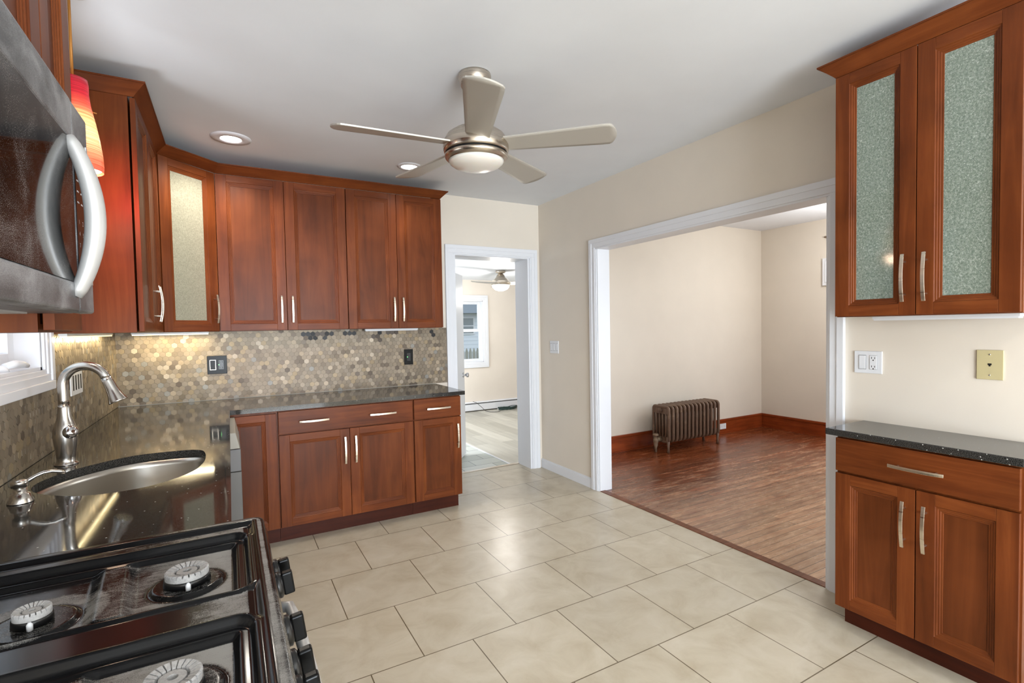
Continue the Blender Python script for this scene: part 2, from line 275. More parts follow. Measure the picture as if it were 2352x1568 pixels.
# ------------------------------------------------------------------ mesh helpers
class MB:
    def __init__(s): s.bm = bmesh.new()
    def face(s, pts, mi=0, smooth=False):
        f = s.bm.faces.new([s.bm.verts.new(p) for p in pts]); f.material_index = mi; f.smooth = smooth; return f
    def hexa(s, p, mi=0):   # 8 points: bottom 4 ccw, top 4 ccw
        v = [s.bm.verts.new(q) for q in p]
        for ix in ((3, 2, 1, 0), (4, 5, 6, 7), (0, 1, 5, 4), (1, 2, 6, 5), (2, 3, 7, 6), (3, 0, 4, 7)):
            f = s.bm.faces.new([v[i] for i in ix]); f.material_index = mi
        return s
    def box(s, x0, x1, y0, y1, z0, z1, mi=0):
        x0, x1 = min(x0, x1), max(x0, x1); y0, y1 = min(y0, y1), max(y0, y1); z0, z1 = min(z0, z1), max(z0, z1)
        return s.hexa([(x0, y0, z0), (x1, y0, z0), (x1, y1, z0), (x0, y1, z0), (x0, y0, z1), (x1, y0, z1), (x1, y1, z1), (x0, y1, z1)], mi)
    def obox(s, O, U, V, N, u0, u1, v0, v1, n0, n1, mi=0):
        P = lambda u, v, n: O + U * u + V * v + N * n
        return s.hexa([P(u0, v0, n0), P(u1, v0, n0), P(u1, v1, n0), P(u0, v1, n0), P(u0, v0, n1), P(u1, v0, n1), P(u1, v1, n1), P(u0, v1, n1)], mi)
    def prism(s, pts, z0, z1, mi=0):
        a = [s.bm.verts.new((p[0], p[1], z0)) for p in pts]; b = [s.bm.verts.new((p[0], p[1], z1)) for p in pts]; n = len(pts)
        s.bm.faces.new(a[::-1]).material_index = mi; s.bm.faces.new(b).material_index = mi
        for i in range(n): s.bm.faces.new([a[i], a[(i + 1) % n], b[(i + 1) % n], b[i]]).material_index = mi
        return s
    def lathe(s, prof, O, axis=(0, 0, 1), seg=32, mi=0, cap0=True, cap1=True, smooth=True):
        A = Vector(axis).normalized(); X = A.orthogonal().normalized(); Y = A.cross(X); O = Vector(O); rings = []
        for r, h in prof:
            rings.append([s.bm.verts.new(O + A * h + (X * math.cos(2 * PI * i / seg) + Y * math.sin(2 * PI * i / seg)) * max(r, 1e-5)) for i in range(seg)])
        for a, b in zip(rings, rings[1:]):
            for i in range(seg):
                f = s.bm.faces.new([a[i], a[(i + 1) % seg], b[(i + 1) % seg], b[i]]); f.smooth = smooth; f.material_index = mi
        if cap0: s.bm.faces.new(rings[0][::-1]).material_index = mi
        if cap1: s.bm.faces.new(rings[-1]).material_index = mi
        return s
    def tube(s, pts, rad, seg=12, mi=0, closed=False, flat=None, up=None):
        pts = [Vector(p) for p in pts]; n = len(pts); rings = []; prev = None
        for i, p in enumerate(pts):
            if closed: d = pts[(i + 1) % n] - pts[i - 1]
            else: d = pts[min(i + 1, n - 1)] - pts[max(i - 1, 0)]
            d.normalize()
            if up is not None: X = (Vector(up) - d * d.dot(Vector(up))).normalized()
            elif prev is None: X = d.orthogonal().normalized()
            else: X = (prev - d * d.dot(prev)).normalized()
            prev = X; Y = d.cross(X); r = rad[i] if isinstance(rad, (list, tuple)) else rad
            ra, rb = (r, r) if flat is None else (r * flat[0], r * flat[1])
            rings.append([s.bm.verts.new(p + X * ra * math.cos(2 * PI * k / seg) + Y * rb * math.sin(2 * PI * k / seg)) for k in range(seg)])
        rng = range(n) if closed else range(n - 1)
        for i in rng:
            a, b = rings[i], rings[(i + 1) % n]
            for k in range(seg):
                f = s.bm.faces.new([a[k], a[(k + 1) % seg], b[(k + 1) % seg], b[k]]); f.smooth = True; f.material_index = mi
        if not closed:
            s.bm.faces.new(rings[0][::-1]).material_index = mi; s.bm.faces.new(rings[-1]).material_index = mi
        return s
    def sweep(s, path, prof, mi=0, side=1):   # horizontal mitred moulding; prof = (outward, z)
        path = [Vector((p[0], p[1])) for p in path]; rings = []
        for i, p in enumerate(path):
            d0 = (p - path[i - 1]).normalized() if i else None; d1 = (path[i + 1] - p).normalized() if i < len(path) - 1 else None
            n0 = Vector((d0.y, -d0.x)) * side if d0 else None; n1 = Vector((d1.y, -d1.x)) * side if d1 else None
            if n0 is None: m_ = n1
            elif n1 is None: m_ = n0
            else:
                m_ = (n0 + n1).normalized(); m_ = m_ / max(m_.dot(n0), 0.2)
            rings.append([s.bm.verts.new((p.x + m_.x * o, p.y + m_.y * o, z)) for o, z in prof])
        k = len(prof)
        for a, b in zip(rings, rings[1:]):
            for i in range(k): s.bm.faces.new([a[i], a[(i + 1) % k], b[(i + 1) % k], b[i]]).material_index = mi
        s.bm.faces.new(rings[0][::-1]).material_index = mi; s.bm.faces.new(rings[-1]).material_index = mi
        return s
def rootloc(o):
    while o.parent: o = o.parent
    return Vector(o.location)
def put(name, mb, mat, parent=None, bevel=0.0, seg=2, label=None, weld=False):
    bm = mb.bm
    if weld: bmesh.ops.remove_doubles(bm, verts=bm.verts, dist=1e-5)
    bmesh.ops.recalc_face_normals(bm, faces=bm.faces)
    if parent: bmesh.ops.translate(bm, verts=bm.verts, vec=-rootloc(parent))
    me = bpy.data.meshes.new(name); bm.to_mesh(me); bm.free()
    for mm in (mat if isinstance(mat, (list, tuple)) else [mat]): me.materials.append(mm)
    o = bpy.data.objects.new(name, me); C.objects.link(o)
    if parent: o.parent = parent
    if bevel:
        b = o.modifiers.new('soft_edge', 'BEVEL'); b.width = bevel; b.segments = seg; b.limit_method = 'ANGLE'; b.angle_limit = 0.7
    if label: o['label'] = label
    return o
def thing(name, label, cat, loc, group=None):
    o = bpy.data.objects.new(name, None); C.objects.link(o); o.location = loc; o.empty_display_size = 0.05
    o['label'] = label; o['category'] = cat
    if group: o['group'] = group
    return o
def tag(o, label, cat, group=None):
    o['label'] = label; o['category'] = cat
    if group: o['group'] = group
    return o
def struct(name, mb, mat, bevel=0.0, label=None):
    o = put(name, mb, mat, None, bevel); o['kind'] = 'structure'
    if label: o['label'] = label
    return o
V = Vector
ZV = V((0, 0, 1))

# ------------------------------------------------------------------ room shell
XL, ZC = -3.359, 2.5897
DT = 0.245          # thickness of the wall with the door
def rects(u0, u1, z0, z1, holes):
    us = sorted(set([u0, u1] + [h[0] for h in holes] + [h[1] for h in holes])); zs = sorted(set([z0, z1] + [h[2] for h in holes] + [h[3] for h in holes]))
    for a, b in zip(us, us[1:]):
        for c, d in zip(zs, zs[1:]):
            if not any(h[0] <= (a + b) / 2 <= h[1] and h[2] <= (c + d) / 2 <= h[3] for h in holes): yield a, b, c, d
def wall_x(name, x0, x1, y0, y1, z0, z1, holes, mat):     # wall in a plane of constant x
    mb = MB()
    for a, b, c, d in rects(y0, y1, z0, z1, holes): mb.box(x0, x1, a, b, c, d)
    return struct(name, mb, mat)
def wall_y(name, y0, y1, x0, x1, z0, z1, holes, mat):
    mb = MB()
    for a, b, c, d in rects(x0, x1, z0, z1, holes): mb.box(a, b, y0, y1, c, d)
    return struct(name, mb, mat)
DO = (-0.91, -0.12, 0.0, 2.066)      # rough door opening
wall_y('wall_back', 0.0, DT - 0.012, XL - 0.15, 0.0, 0, ZC, [DO], M_wall)
wall_y('wall_back_room_near', DT - 0.012, DT, -2.3, 3.2, 0, 2.6, [DO], M_wall_back)
OP = (-2.757, -0.896, 0.0, 2.045)          # wide opening to the dining room
WT = 0.125
wall_x('wall_right', 0.0, WT - 0.01, -8.5, 0.0, 0, ZC, [OP], M_wall)
wall_x('wall_dining_left', WT - 0.01, WT, -4.1, 0.053, 0, 2.6251, [OP], M_wall)
WN = (-2.36, -1.515, 1.26, 2.25)        # sink window hole
wall_x('wall_left', XL - 0.15, XL, -8.5, 0.0, 0, ZC, [WN], M_wall)
wall_y('wall_rear', -8.65, -8.5, XL - 0.15, WT, 0, ZC, [(-3.3, -0.9, 0.15, 2.15)], M_wall)
wall_y('wall_dining_back', 0.053, 0.2, WT, 3.561 + 0.15, 0, 2.6251, [], M_wall)
wall_x('wall_dining_right', 3.561, 3.711, -4.1, 0.053, 0, 2.6251, [(-3.2, -1.4, 0.75, 2.25)], M_wall)
wall_y('wall_dining_front', -4.25, -4.1, WT, 3.711, 0, 2.6251, [(0.8, 2.8, 0.75, 2.25)], M_wall)
W2 = (0.10, 1.085, 0.82, 1.86); W3 = (1.84, 2.75, 0.82, 1.86)
wall_y('wall_back_room_far', 3.5, 3.62, -2.3, 3.2, 0, 2.4, [W2, W3], M_wall_back)
wall_x('wall_back_room_left', -2.42, -2.3, DT, 3.62, 0, 2.4, [(0.9, 2.9, 0.75, 2.0)], M_wall_back)
wall_x('wall_back_room_right', 3.2, 3.32, DT, 3.62, 0, 2.4, [], M_wall_back)
struct('floor', MB().box(XL - 0.15, 0.0, -8.65, 0.225, -0.1, 0.0), M_tile)
struct('floor_dining', MB().box(0.055, 3.711, -4.25, 0.2, -0.1, 0.0), M_strip_floor)
struct('floor_back_room', MB().box(-0.215, 3.32, 0.262, 3.62, -0.1, 0.0), M_plank)
struct('floor_back_room_slate', MB().box(-2.42, -0.235, 0.262, 3.62, -0.1, 0.0), M_slate)
struct('ceiling', MB().box(XL - 0.15, WT, -8.65, DT, ZC, ZC + 0.1), M_ceil)
struct('ceiling_dining', MB().box(WT, 3.711, -4.25, 0.2, 2.6251, 2.7), M_ceil)
struct('ceiling_back_room', MB().box(-2.42, 3.32, DT, 3.62, 2.205, 2.3), M_ceil)
# thresholds
M_thr = wood('threshold_wood', (2, 24, 24), (92, 56, 40), (118, 74, 54), (140, 92, 68), 0.35)
struct('trim_1', MB().box(0.0, 0.055, OP[0], OP[1], -0.05, 0.004), M_thr, 0.002)
struct('trim_2', MB().box(DO[0], DO[1], 0.225, 0.262, -0.05, 0.006), M_nickel, 0.002)
struct('trim_3', MB().box(-0.235, -0.215, 0.262, 3.4, -0.05, 0.004), M_trim)
# casings: stepped boards around the door and the opening
def casing(name, P, U, N, u0, u1, zt, w=0.082):
    """P origin on wall plane, U along, N outward; inner opening u0..u1 with top zt"""
    mb = MB()
    st = [(0.0, 0.014, 0.011), (0.012, 0.05, 0.017), (0.048, w, 0.022)]
    for a, b, t in st:
        mb.obox(P, U, ZV, N, u0 - b, u0 - a, 0.0, zt + a, 0, t)
        mb.obox(P, U, ZV, N, u1 + a, u1 + b, 0.0, zt + a, 0, t)
        mb.obox(P, U, ZV, N, u0 - b, u1 + b, zt + a, zt + b, 0, t)
    return struct(name, mb, M_trim, 0.002)
X_, Y_ = V((1, 0, 0)), V((0, 1, 0))
casing('trim_4', V((0, 0, 0)), X_, -Y_, -0.915, -0.115, 2.068)
casing('trim_5', V((0, 0, 0)), Y_, -X_, -2.76, -0.893, 2.038)
casing('trim_6', V((0, DT, 0)), X_, Y_, -0.915, -0.115, 2.068)
casing('trim_13', V((WT, 0, 0)), Y_, X_, -2.76, -0.893, 2.038)
def jamb(name, boxes):
    mb = MB()
    for b in boxes: mb.box(*b)
    return struct(name, mb, M_trim)
jamb('trim_7', [(-0.915, -0.895, -0.001, DT + 0.001, 0, 2.06), (-0.135, -0.115, -0.001, DT + 0.001, 0, 2.06), (-0.915, -0.115, -0.001, DT + 0.001, 2.06, 2.068)])
jamb('trim_8', [(-0.001, WT + 0.001, -0.903, -0.893, 0, 2.038), (-0.001, WT + 0.001, -2.76, -2.748, 0, 2.038), (-0.001, WT + 0.001, -2.76, -0.893, 2.038, 2.048)])
# baseboards
struct('baseboard_right', MB().box(-0.014, 0, -0.811, -0.001, 0, 0.075).box(-0.009, 0, -0.811, -0.001, 0.075, 0.088), M_trim, 0.002)
def woodbase(name, a, b):
    mb = MB(); x0, x1, y0, y1 = a; mb.box(x0, x1, y0, y1, 0, 0.155); x0, x1, y0, y1 = b; mb.box(x0, x1, y0, y1, 0.155, 0.182); return struct(name, mb, M_bbwood, 0.003)
woodbase('baseboard_dining_back', (WT, 3.561, 0.035, 0.053), (WT, 3.561, 0.028, 0.053))
woodbase('baseboard_dining_right', (3.543, 3.561, -4.1, 0.035), (3.536, 3.561, -4.1, 0.028))
mb = MB().box(WT, 3.56, 0.024, 0.035, 0, 0.012).box(3.532, 3.543, -4.1, 0.03, 0, 0.012); struct('trim_10', mb, M_bbwood)

# ------------------------------------------------------------------ cabinets
def pull(parent, P, D, N, L=0.187):
    P, D, N = V(P), V(D).normalized(), V(N).normalized(); Wd = N.cross(D); mb = MB(); n = 14; rings = []
    for i in range(n + 1):
        t = -1 + 2 * i / n; c = P + D * (t * L / 2) + N * (0.024 + 0.011 * (1 - t * t)); T_ = (D + N * (-2 * 0.011 * t / (L / 2))).normalized(); Nn = Wd.cross(T_) * -1
        rings.append([mb.bm.verts.new(c + Wd * a + Nn * b) for a, b in ((-0.0065, -0.0025), (0.0065, -0.0025), (0.0065, 0.0025), (-0.0065, 0.0025))])
    for a, b in zip(rings, rings[1:]):
        for k in range(4): mb.bm.faces.new([a[k], a[(k + 1) % 4], b[(k + 1) % 4], b[k]])
    mb.bm.faces.new(rings[0][::-1]); mb.bm.faces.new(rings[-1])
    for t in (-0.69, 0.69): mb.lathe([(0.004, 0), (0.004, 0.03)], P + D * (t * L / 2), N, 10)
    return put('handle', mb, M_pull, parent, 0.001)
def door(th, O, U, N, w, h, hside=None, hz='low', glass=None, stile=0.064, rail=0.046, name='door', label=None):
    """O: lower-left corner on cabinet front; U across, N outward"""
    O, U, N = V(O), V(U), V(N); mb = MB(); t = 0.02
    mb.obox(O, U, ZV, N, 0, stile, 0, h, 0, t, 0); mb.obox(O, U, ZV, N, w - stile, w, 0, h, 0, t, 0)
    mb.obox(O, U, ZV, N, stile, w - stile, 0, rail, 0, t, 1); mb.obox(O, U, ZV, N, stile, w - stile, h - rail, h, 0, t, 1)
    pr = [(0, .0199), (.002, .0165), (.008, .016), (.009, .013), (.0155, .0125), (.0165, .0098), (.023, .0093), (.024, .006)]
    loops = []
    for o, n in pr:
        loops.append([mb.bm.verts.new(O + U * u + ZV * v + N * n) for u, v in ((stile + o, rail + o), (w - stile - o, rail + o), (w - stile - o, h - rail - o), (stile + o, h - rail - o))])
    for a, b in zip(loops, loops[1:]):
        for k in range(4):
            f = mb.bm.faces.new([a[k], a[(k + 1) % 4], b[(k + 1) % 4], b[k]]); f.material_index = 1 if k in (0, 2) else 0
    d = put(name, mb, [M_wv, M_wh], th, 0.0012, label=label)
    pb = MB().obox(O, U, ZV, N, stile + 0.02, w - stile - 0.02, rail + 0.02, h - rail - 0.02, 0.003, 0.0068)
    if glass: put('glass_pane', pb, glass, d, label='textured fibre glass pane')
    else: put('panel', pb, M_wpanel, d)
    if hside:
        u = 0.034 if hside == 'L' else w - 0.034
        z = 0.145 if hz == 'low' else h - 0.145
        if hz == 'low2': z = 0.14
        pull(d, O + U * u + ZV * z + N * t, ZV, N)
    return d
def drawer(th, O, U, N, w, h, hs, name='drawer'):
    O, U, N = V(O), V(U), V(N)
    d = put(name, MB().obox(O, U, ZV, N, 0, w, 0, h, 0, 0.02), M_wh, th, 0.002)
    for u in hs: pull(d, O + U * u + ZV * (h / 2) + N * 0.02, U, N)
    return d
UB, UT = 1.408, 2.455
BOXD = 0.305
def hollow(mb, x0, x1, y0, y1, z0, z1, open_side, t=0.018, mi=0):
    """carcass of boards, open towards open_side"""
    mb.box(x0, x1, y0, y1, z0, z0 + t, mi); mb.box(x0, x1, y0, y1, z1 - t, z1, mi)
    if open_side == '-y':
        mb.box(x0, x0 + t, y0, y1, z0 + t, z1 - t, mi); mb.box(x1 - t, x1, y0, y1, z0 + t, z1 - t, mi); mb.box(x0 + t, x1 - t, y1 - 0.006, y1, z0 + t, z1 - t, mi)
    else:
        mb.box(x0, x1, y0, y0 + t, z0 + t, z1 - t, mi); mb.box(x0, x1, y1 - t, y1, z0 + t, z1 - t, mi)
        if open_side == '+x': mb.box(x0, x0 + 0.006, y0 + t, y1 - t, z0 + t, z1 - t, mi)
        else: mb.box(x1 - 0.006, x1, y0 + t, y1 - t, z0 + t, z1 - t, mi)
    return mb
G = 0.003
def upper_back(x0, x1, split, label):
    t = thing('upper_cabinet', label, 'cabinet', ((x0 + x1) / 2, -0.16, UB), 'upper cabinets on the tiled wall')
    put('carcass', hollow(MB(), x0 + 0.001, x1 - 0.001, -BOXD, -0.006, UB, UT, '-y'), M_wv, t)
    for a, b, s in ((x0 + 0.0015, split - 0.0015, 'R'), (split + 0.0015, x1 - 0.0015, 'L')):
        door(t, (a, -BOXD - 0.008, UB + 0.003), X_, -Y_, b - a, UT - UB - 0.006, s)
    return t
upper_back(-2.744, -1.909, -2.327, 'wide cherry upper cabinet with two solid doors beside the corner glass cabinet')
upper_back(-1.907, -1.152, -1.526, 'narrower cherry upper cabinet with two solid doors nearest the white doorway')
# diagonal corner cabinet
t = thing('corner_cabinet', 'diagonal corner upper cabinet with one cream frosted glass door', 'cabinet', (-3.1, -0.25, UB))
cp = [(XL + 0.004, -0.004), (XL + 0.004, -0.608), (-3.054, -0.608), (-2.749, -0.303), (-2.749, -0.004)]
mb = MB().prism(cp, UB, UB + 0.018).prism(cp, UT - 0.018, UT)
ci = [(XL + 0.004, -0.004), (XL + 0.012, -0.012)]
mb.box(XL + 0.004, XL + 0.012, -0.608, -0.004, UB + .018, UT - .018).box(XL + 0.012, -2.749, -0.012, -0.004, UB + .018, UT - .018)
mb.box(XL + 0.012, -3.054, -0.608, -0.592, UB + .018, UT - .018).box(-2.765, -2.749, -0.303, -0.012, UB + .018, UT - .018)
put('carcass', mb, M_wv, t)
dv = (V((-2.749, -0.303, 0)) - V((-3.054, -0.608, 0))); dl = dv.length; dU = dv.normalized(); dN = V((dU.y, -dU.x, 0))
door(t, V((-3.054, -0.608, UB + 0.003)) + dU * 0.018 + dN * 0.004, dU, dN, dl - 0.036, UT - UB - 0.006, 'R', glass=M_paper_cream, stile=0.062)
# left-wall upper cabinet
t = thing('upper_cabinet', 'cherry upper cabinet on the left wall with bare side panel lit red by the pendant', 'cabinet', (-3.2, -1.0, UB), 'upper cabinets on the tiled wall')
put('carcass', hollow(MB(), XL + 0.004, -3.054, -1.418, -0.6105, UB, UT, '+x'), M_wv, t)
ms = -1.01
door(t, (-3.046, -1.4165, UB + 0.003), Y_, X_, ms + 1.4165 - 0.0015, UT - UB - 0.006, 'R')
door(t, (-3.046, ms + 0.0015, UB + 0.003), Y_, X_, -0.655 - ms, UT - UB - 0.006, 'L')
# crown along these cabinets
pr = [(0.0, 2.4565), (0.004, 2.4565), (0.012, 2.466), (0.052, 2.506), (0.056, 2.506), (0.056, 2.513), (0.0, 2.513)]
tag(put('crown_moulding', MB().sweep([(XL + 0.002, -1.412), (-3.036, -1.412), (-3.036, -0.60), (-2.742, -0.322), (-1.158, -0.322), (-1.158, -0.004)], pr), M_wh),
    'cherry crown moulding running along the tops of the left and back cabinets', 'moulding')
# cabinet over the microwave and narrow cabinet beside it
t = thing('upper_cabinet', 'short cherry cabinet above the microwave', 'cabinet', (-3.2, -3.15, 1.885), 'upper cabinets on the tiled wall')
put('carcass', hollow(MB(), XL + 0.004, -3.054, -3.535, -2.776, 1.888, UT, '+x'), M_wv, t)
door(t, (-3.046, -3.534, 1.891), Y_, X_, 0.377, UT - 1.897, None); door(t, (-3.046, -3.154, 1.891), Y_, X_, 0.377, UT - 1.897, None)
t = thing('upper_cabinet', 'narrow one-door cherry cabinet between the microwave and the sink window', 'cabinet', (-3.2, -2.65, UB), 'upper cabinets on the tiled wall')
put('carcass', hollow(MB(), XL + 0.004, -3.054, -2.773, -2.50, UB, UT, '+x'), M_wv, t)
door(t, (-3.046, -2.772, UB + 0.004), Y_, X_, 0.236, UT - UB - 0.007, None, stile=0.062)

# base cabinets on the tiled wall
BF = -0.6125         # cabinet front; doors project 2 cm
t = thing('base_cabinet', 'cherry base cabinet under the tiled wall with a wide two-handle drawer over two doors', 'cabinet', (-1.98, -0.3, 0), 'base cabinets under the black counter')
put('carcass', MB().box(-2.434, -1.524, BF, -0.004, 0.105, 0.884), M_wv, t)
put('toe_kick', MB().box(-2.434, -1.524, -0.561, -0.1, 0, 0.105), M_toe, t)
drawer(t, (-2.431, BF, 0.728), X_, -Y_, 0.902, 0.148, (0.218, 0.68))
door(t, (-2.431, BF, 0.112), X_, -Y_, 0.447, 0.608, 'R', 'high'); door(t, (-1.981, BF, 0.112), X_, -Y_, 0.452, 0.608, 'L', 'high')
t = thing('base_cabinet', 'narrow cherry base cabinet with one drawer and one door beside the white doorway', 'cabinet', (-1.33, -0.3, 0), 'base cabinets under the black counter')
put('carcass', MB().box(-1.522, -1.144, BF, -0.004, 0.105, 0.884), M_wv, t)
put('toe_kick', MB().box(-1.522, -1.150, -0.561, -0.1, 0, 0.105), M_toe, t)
drawer(t, (-1.518, BF, 0.728), X_, -Y_, 0.373, 0.148, (0.188,))
door(t, (-1.518, BF, 0.112), X_, -Y_, 0.373, 0.608, 'R', 'high')
t = thing('base_cabinet', 'blind corner cherry base cabinet with one full-height door beside the dishwasher', 'cabinet', (-2.8, -0.3, 0), 'base cabinets under the black counter')
put('carcass', MB().box(XL + 0.004, -2.436, BF, -0.004, 0.105, 0.884), M_wv, t)
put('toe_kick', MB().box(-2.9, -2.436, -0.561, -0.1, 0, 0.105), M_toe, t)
door(t, (-2.74, BF, 0.112), X_, -Y_, 0.296, 0.755, None)
t = thing('sink_cabinet', 'cherry sink base cabinet under the black counter between dishwasher and range', 'cabinet', (-3.0, -2.0, 0), 'base cabinets under the black counter')
mb = MB(); mb.box(XL + 0.004, -2.735, -2.762, -2.744, 0.105, 0.884).box(XL + 0.004, -2.735, -1.24, -1.222, 0.105, 0.884).box(XL + 0.004, -2.735, -2.744, -1.24, 0.105, 0.123).box(XL + 0.004, XL + 0.012, -2.744, -1.24, 0.123, 0.884)
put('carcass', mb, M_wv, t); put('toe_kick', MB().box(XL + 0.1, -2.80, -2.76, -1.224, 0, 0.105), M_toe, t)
door(t, (-2.735, -2.759, 0.112), Y_, X_, 0.766, 0.755, None); door(t, (-2.735, -1.989, 0.112), Y_, X_, 0.763, 0.755, None)
# dishwasher
t = thing('dishwasher', 'stainless dishwasher under the black counter seen edge-on beside the corner cabinet', 'dishwasher', (-3.0, -0.93, 0))
put('tub', MB().box(XL + 0.02, -2.735, -1.218, -0.66, 0.09, 0.878), M_wgrey, t)
put('toe_panel', MB().box(-2.82, -2.80, -1.218, -0.66, 0.0, 0.09), M_blk, t)
put('door', MB().box(-2.735, -2.658, -1.218, -0.66, 0.10, 0.665), M_dwsteel, t, 0.003)
put('control_panel', MB().box(-2.735, -2.659, -1.218, -0.66, 0.668, 0.785), plain('mid_grey_plastic', (112, 111, 110), 0.45), t, 0.003)
mb = MB(); mb.hexa([(-2.735, -1.218, 0.788), (-2.662, -1.218, 0.788), (-2.662, -0.66, 0.788), (-2.735, -0.66, 0.788), (-2.735, -1.218, 0.872), (-2.680, -1.218, 0.872), (-2.680, -0.66, 0.872), (-2.735, -0.66, 0.872)])
put('top_trim', mb, plain('pale_grey_plastic', (160, 156, 144), 0.45), t, 0.002)

# ------------------------------------------------------------------ countertops
def smooth_loop(pts, n=6):
    out = []; k = len(pts)
    for i in range(k):
        p0, p1, p2, p3 = [V((*pts[(i + j - 1) % k], 0)) for j in range(4)]
        for s in range(n):
            u = s / n; q = 0.5 * ((2 * p1) + (p2 - p0) * u + (2 * p0 - 5 * p1 + 4 * p2 - p3) * u * u + (3 * p1 - p0 - 3 * p2 + p3) * u ** 3)
            out.append((q.x, q.y))
    return out
SINK = smooth_loop([(-3.262, -2.06), (-3.235, -1.94), (-3.165, -1.835), (-3.05, -1.745), (-2.93, -1.735), (-2.825, -1.765), (-2.793, -1.85), (-2.792, -2.02), (-2.832, -2.165), (-2.94, -2.27), (-3.09, -2.275), (-3.22, -2.17)])
bm_ = MB(); outer = [(XL + 0.003, -0.003), (XL + 0.003, -2.766), (-2.704, -2.766), (-2.704, -0.648), (-1.113, -0.648), (-1.113, -0.003)]
def ring(b, pts, z):
    vs = [b.verts.new((p[0], p[1], z)) for p in pts]; es = [b.edges.new((vs[i], vs[(i + 1) % len(vs)])) for i in range(len(vs))]; return vs, es
for z in (0.886, 0.915):
    vo, eo = ring(bm_.bm, outer, z); vi, ei = ring(bm_.bm, SINK, z)
    bmesh.ops.triangle_fill(bm_.bm, edges=eo + ei, use_beauty=True)
    if z < 0.9: lo, li = vo, vi
for a, b in ((lo, vo), (li, vi)):
    for i in range(len(a)): bm_.bm.faces.new([a[i], a[(i + 1) % len(a)], b[(i + 1) % len(a)], b[i]])
tag(put('countertop', bm_, M_granite), 'L-shaped black speckled stone countertop with the sink cut into it', 'countertop')
tag(put('countertop', MB().box(-0.331, -0.003, -3.589, -2.926, 0.886, 0.915), M_granite, None, 0.003), 'short black speckled stone countertop on the right-hand base cabinet', 'countertop')
# sink
t = thing('kitchen_sink', 'undermount stainless sink with curved outline set in the black counter', 'sink', (-3.0, -2.0, 0.7))
mb = MB(); cxs = sum(p[0] for p in SINK) / len(SINK); cys = sum(p[1] for p in SINK) / len(SINK); rings = []
for k, z in ((1.04, 0.8845), (1.005, 0.8845), (0.995, 0.86), (0.98, 0.75), (0.93, 0.715), (0.82, 0.703), (0.3, 0.698), (0.08, 0.697)):
    rings.append([mb.bm.verts.new((cxs + (p[0] - cxs) * k, cys + (p[1] - cys) * k, z)) for p in SINK])
for a, b in zip(rings, rings[1:]):
    for i in range(len(a)): mb.bm.faces.new([a[i], a[(i + 1) % len(a)], b[(i + 1) % len(a)], b[i]]).smooth = True
mb.bm.faces.new(rings[-1])
put('basin', mb, M_sinksteel, t)
put('drain', MB().lathe([(0.0, 0.0), (0.044, 0.0), (0.044, 0.004), (0.036, 0.005), (0.03, 0.002), (0.0, 0.002)], (cxs, cys, 0.6985), seg=24, cap0=False, cap1=False), M_chrome, t)
# faucet
FX, FY = -3.243, -1.755
t = thing('kitchen_faucet', 'tall brushed steel gooseneck faucet with pull-down spray head behind the sink', 'faucet', (FX, FY, 0.915))
put('body', MB().lathe([(0.036, 0.0), (0.036, 0.004), (0.029, 0.008), (0.027, 0.012), (0.029, 0.03), (0.034, 0.075), (0.037, 0.105), (0.036, 0.13), (0.029, 0.155), (0.021, 0.18), (0.019, 0.215), (0.019, 0.222)], (FX, FY, 0.915), seg=32), M_faucet, t)
D = V((0.985, -0.17, 0)).normalized(); pts = []; B = V((FX, FY, 0))
for i in range(4): pts.append(B + ZV * (1.137 + i * 0.02))
R_ = 0.069; zc = 1.213
for i in range(0, 23):
    a = PI - i * (PI * 0.90) / 22
    pts.append(B + D * (R_ + R_ * math.cos(a)) + ZV * (zc + R_ * math.sin(a) * 1.02))
put('spout', MB().tube(pts, 0.0165, 16, up=(D.y, -D.x, 0)), M_faucet, t)
end = pts[-1]; dr = (pts[-1] - pts[-2]).normalized()
put('spray_head', MB().lathe([(0.0168, 0.0), (0.018, 0.012), (0.0195, 0.045), (0.024, 0.072), (0.0315, 0.095), (0.032, 0.1), (0.027, 0.1005)], end, dr, 24), M_faucet, t)
hd = V((0.60, -0.80, 0)).normalized()
put('lever', MB().lathe([(0.012, 0.012), (0.02, 0.02), (0.024, 0.034), (0.0235, 0.044), (0.018, 0.052), (0.006, 0.055)], V((FX, FY, 1.030)), (hd + ZV * 0.25), 20).tube([V((FX, FY, 1.045)) + hd * 0.03, V((FX, FY, 1.062)) + hd * 0.03, V((FX, FY, 1.074)) + hd * 0.02], [0.006, 0.005, 0.003], 8), M_chrome, t)
# soap dispenser
SX, SY = -3.240, -2.250
t = thing('soap_dispenser', 'short brushed steel soap dispenser with curved nozzle beside the sink near the window', 'soap dispenser', (SX, SY, 0.915))
put('base', MB().lathe([(0.030, 0.0), (0.030, 0.003), (0.026, 0.012), (0.022, 0.026), (0.017, 0.028), (0.0155, 0.03), (0.0155, 0.044)], (SX, SY, 0.915), seg=28), M_faucet, t)
put('pump', MB().lathe([(0.0145, 0.044), (0.0195, 0.046), (0.0205, 0.058), (0.0205, 0.062), (0.017, 0.066), (0.0, 0.067)], (SX, SY, 0.915), seg=28), M_faucet, t)
nd = V((0.97, 0.24, 0)).normalized()
put('nozzle', MB().tube([V((SX, SY, 0.974)) + nd * a + ZV * b for a, b in ((0.005, 0), (0.02, 0.003), (0.035, 0.012), (0.052, 0.018), (0.072, 0.019), (0.09, 0.014), (0.1, 0.008))], [0.007, 0.0065, 0.006, 0.0055, 0.005, 0.005, 0.0045], 10), M_faucet, t)

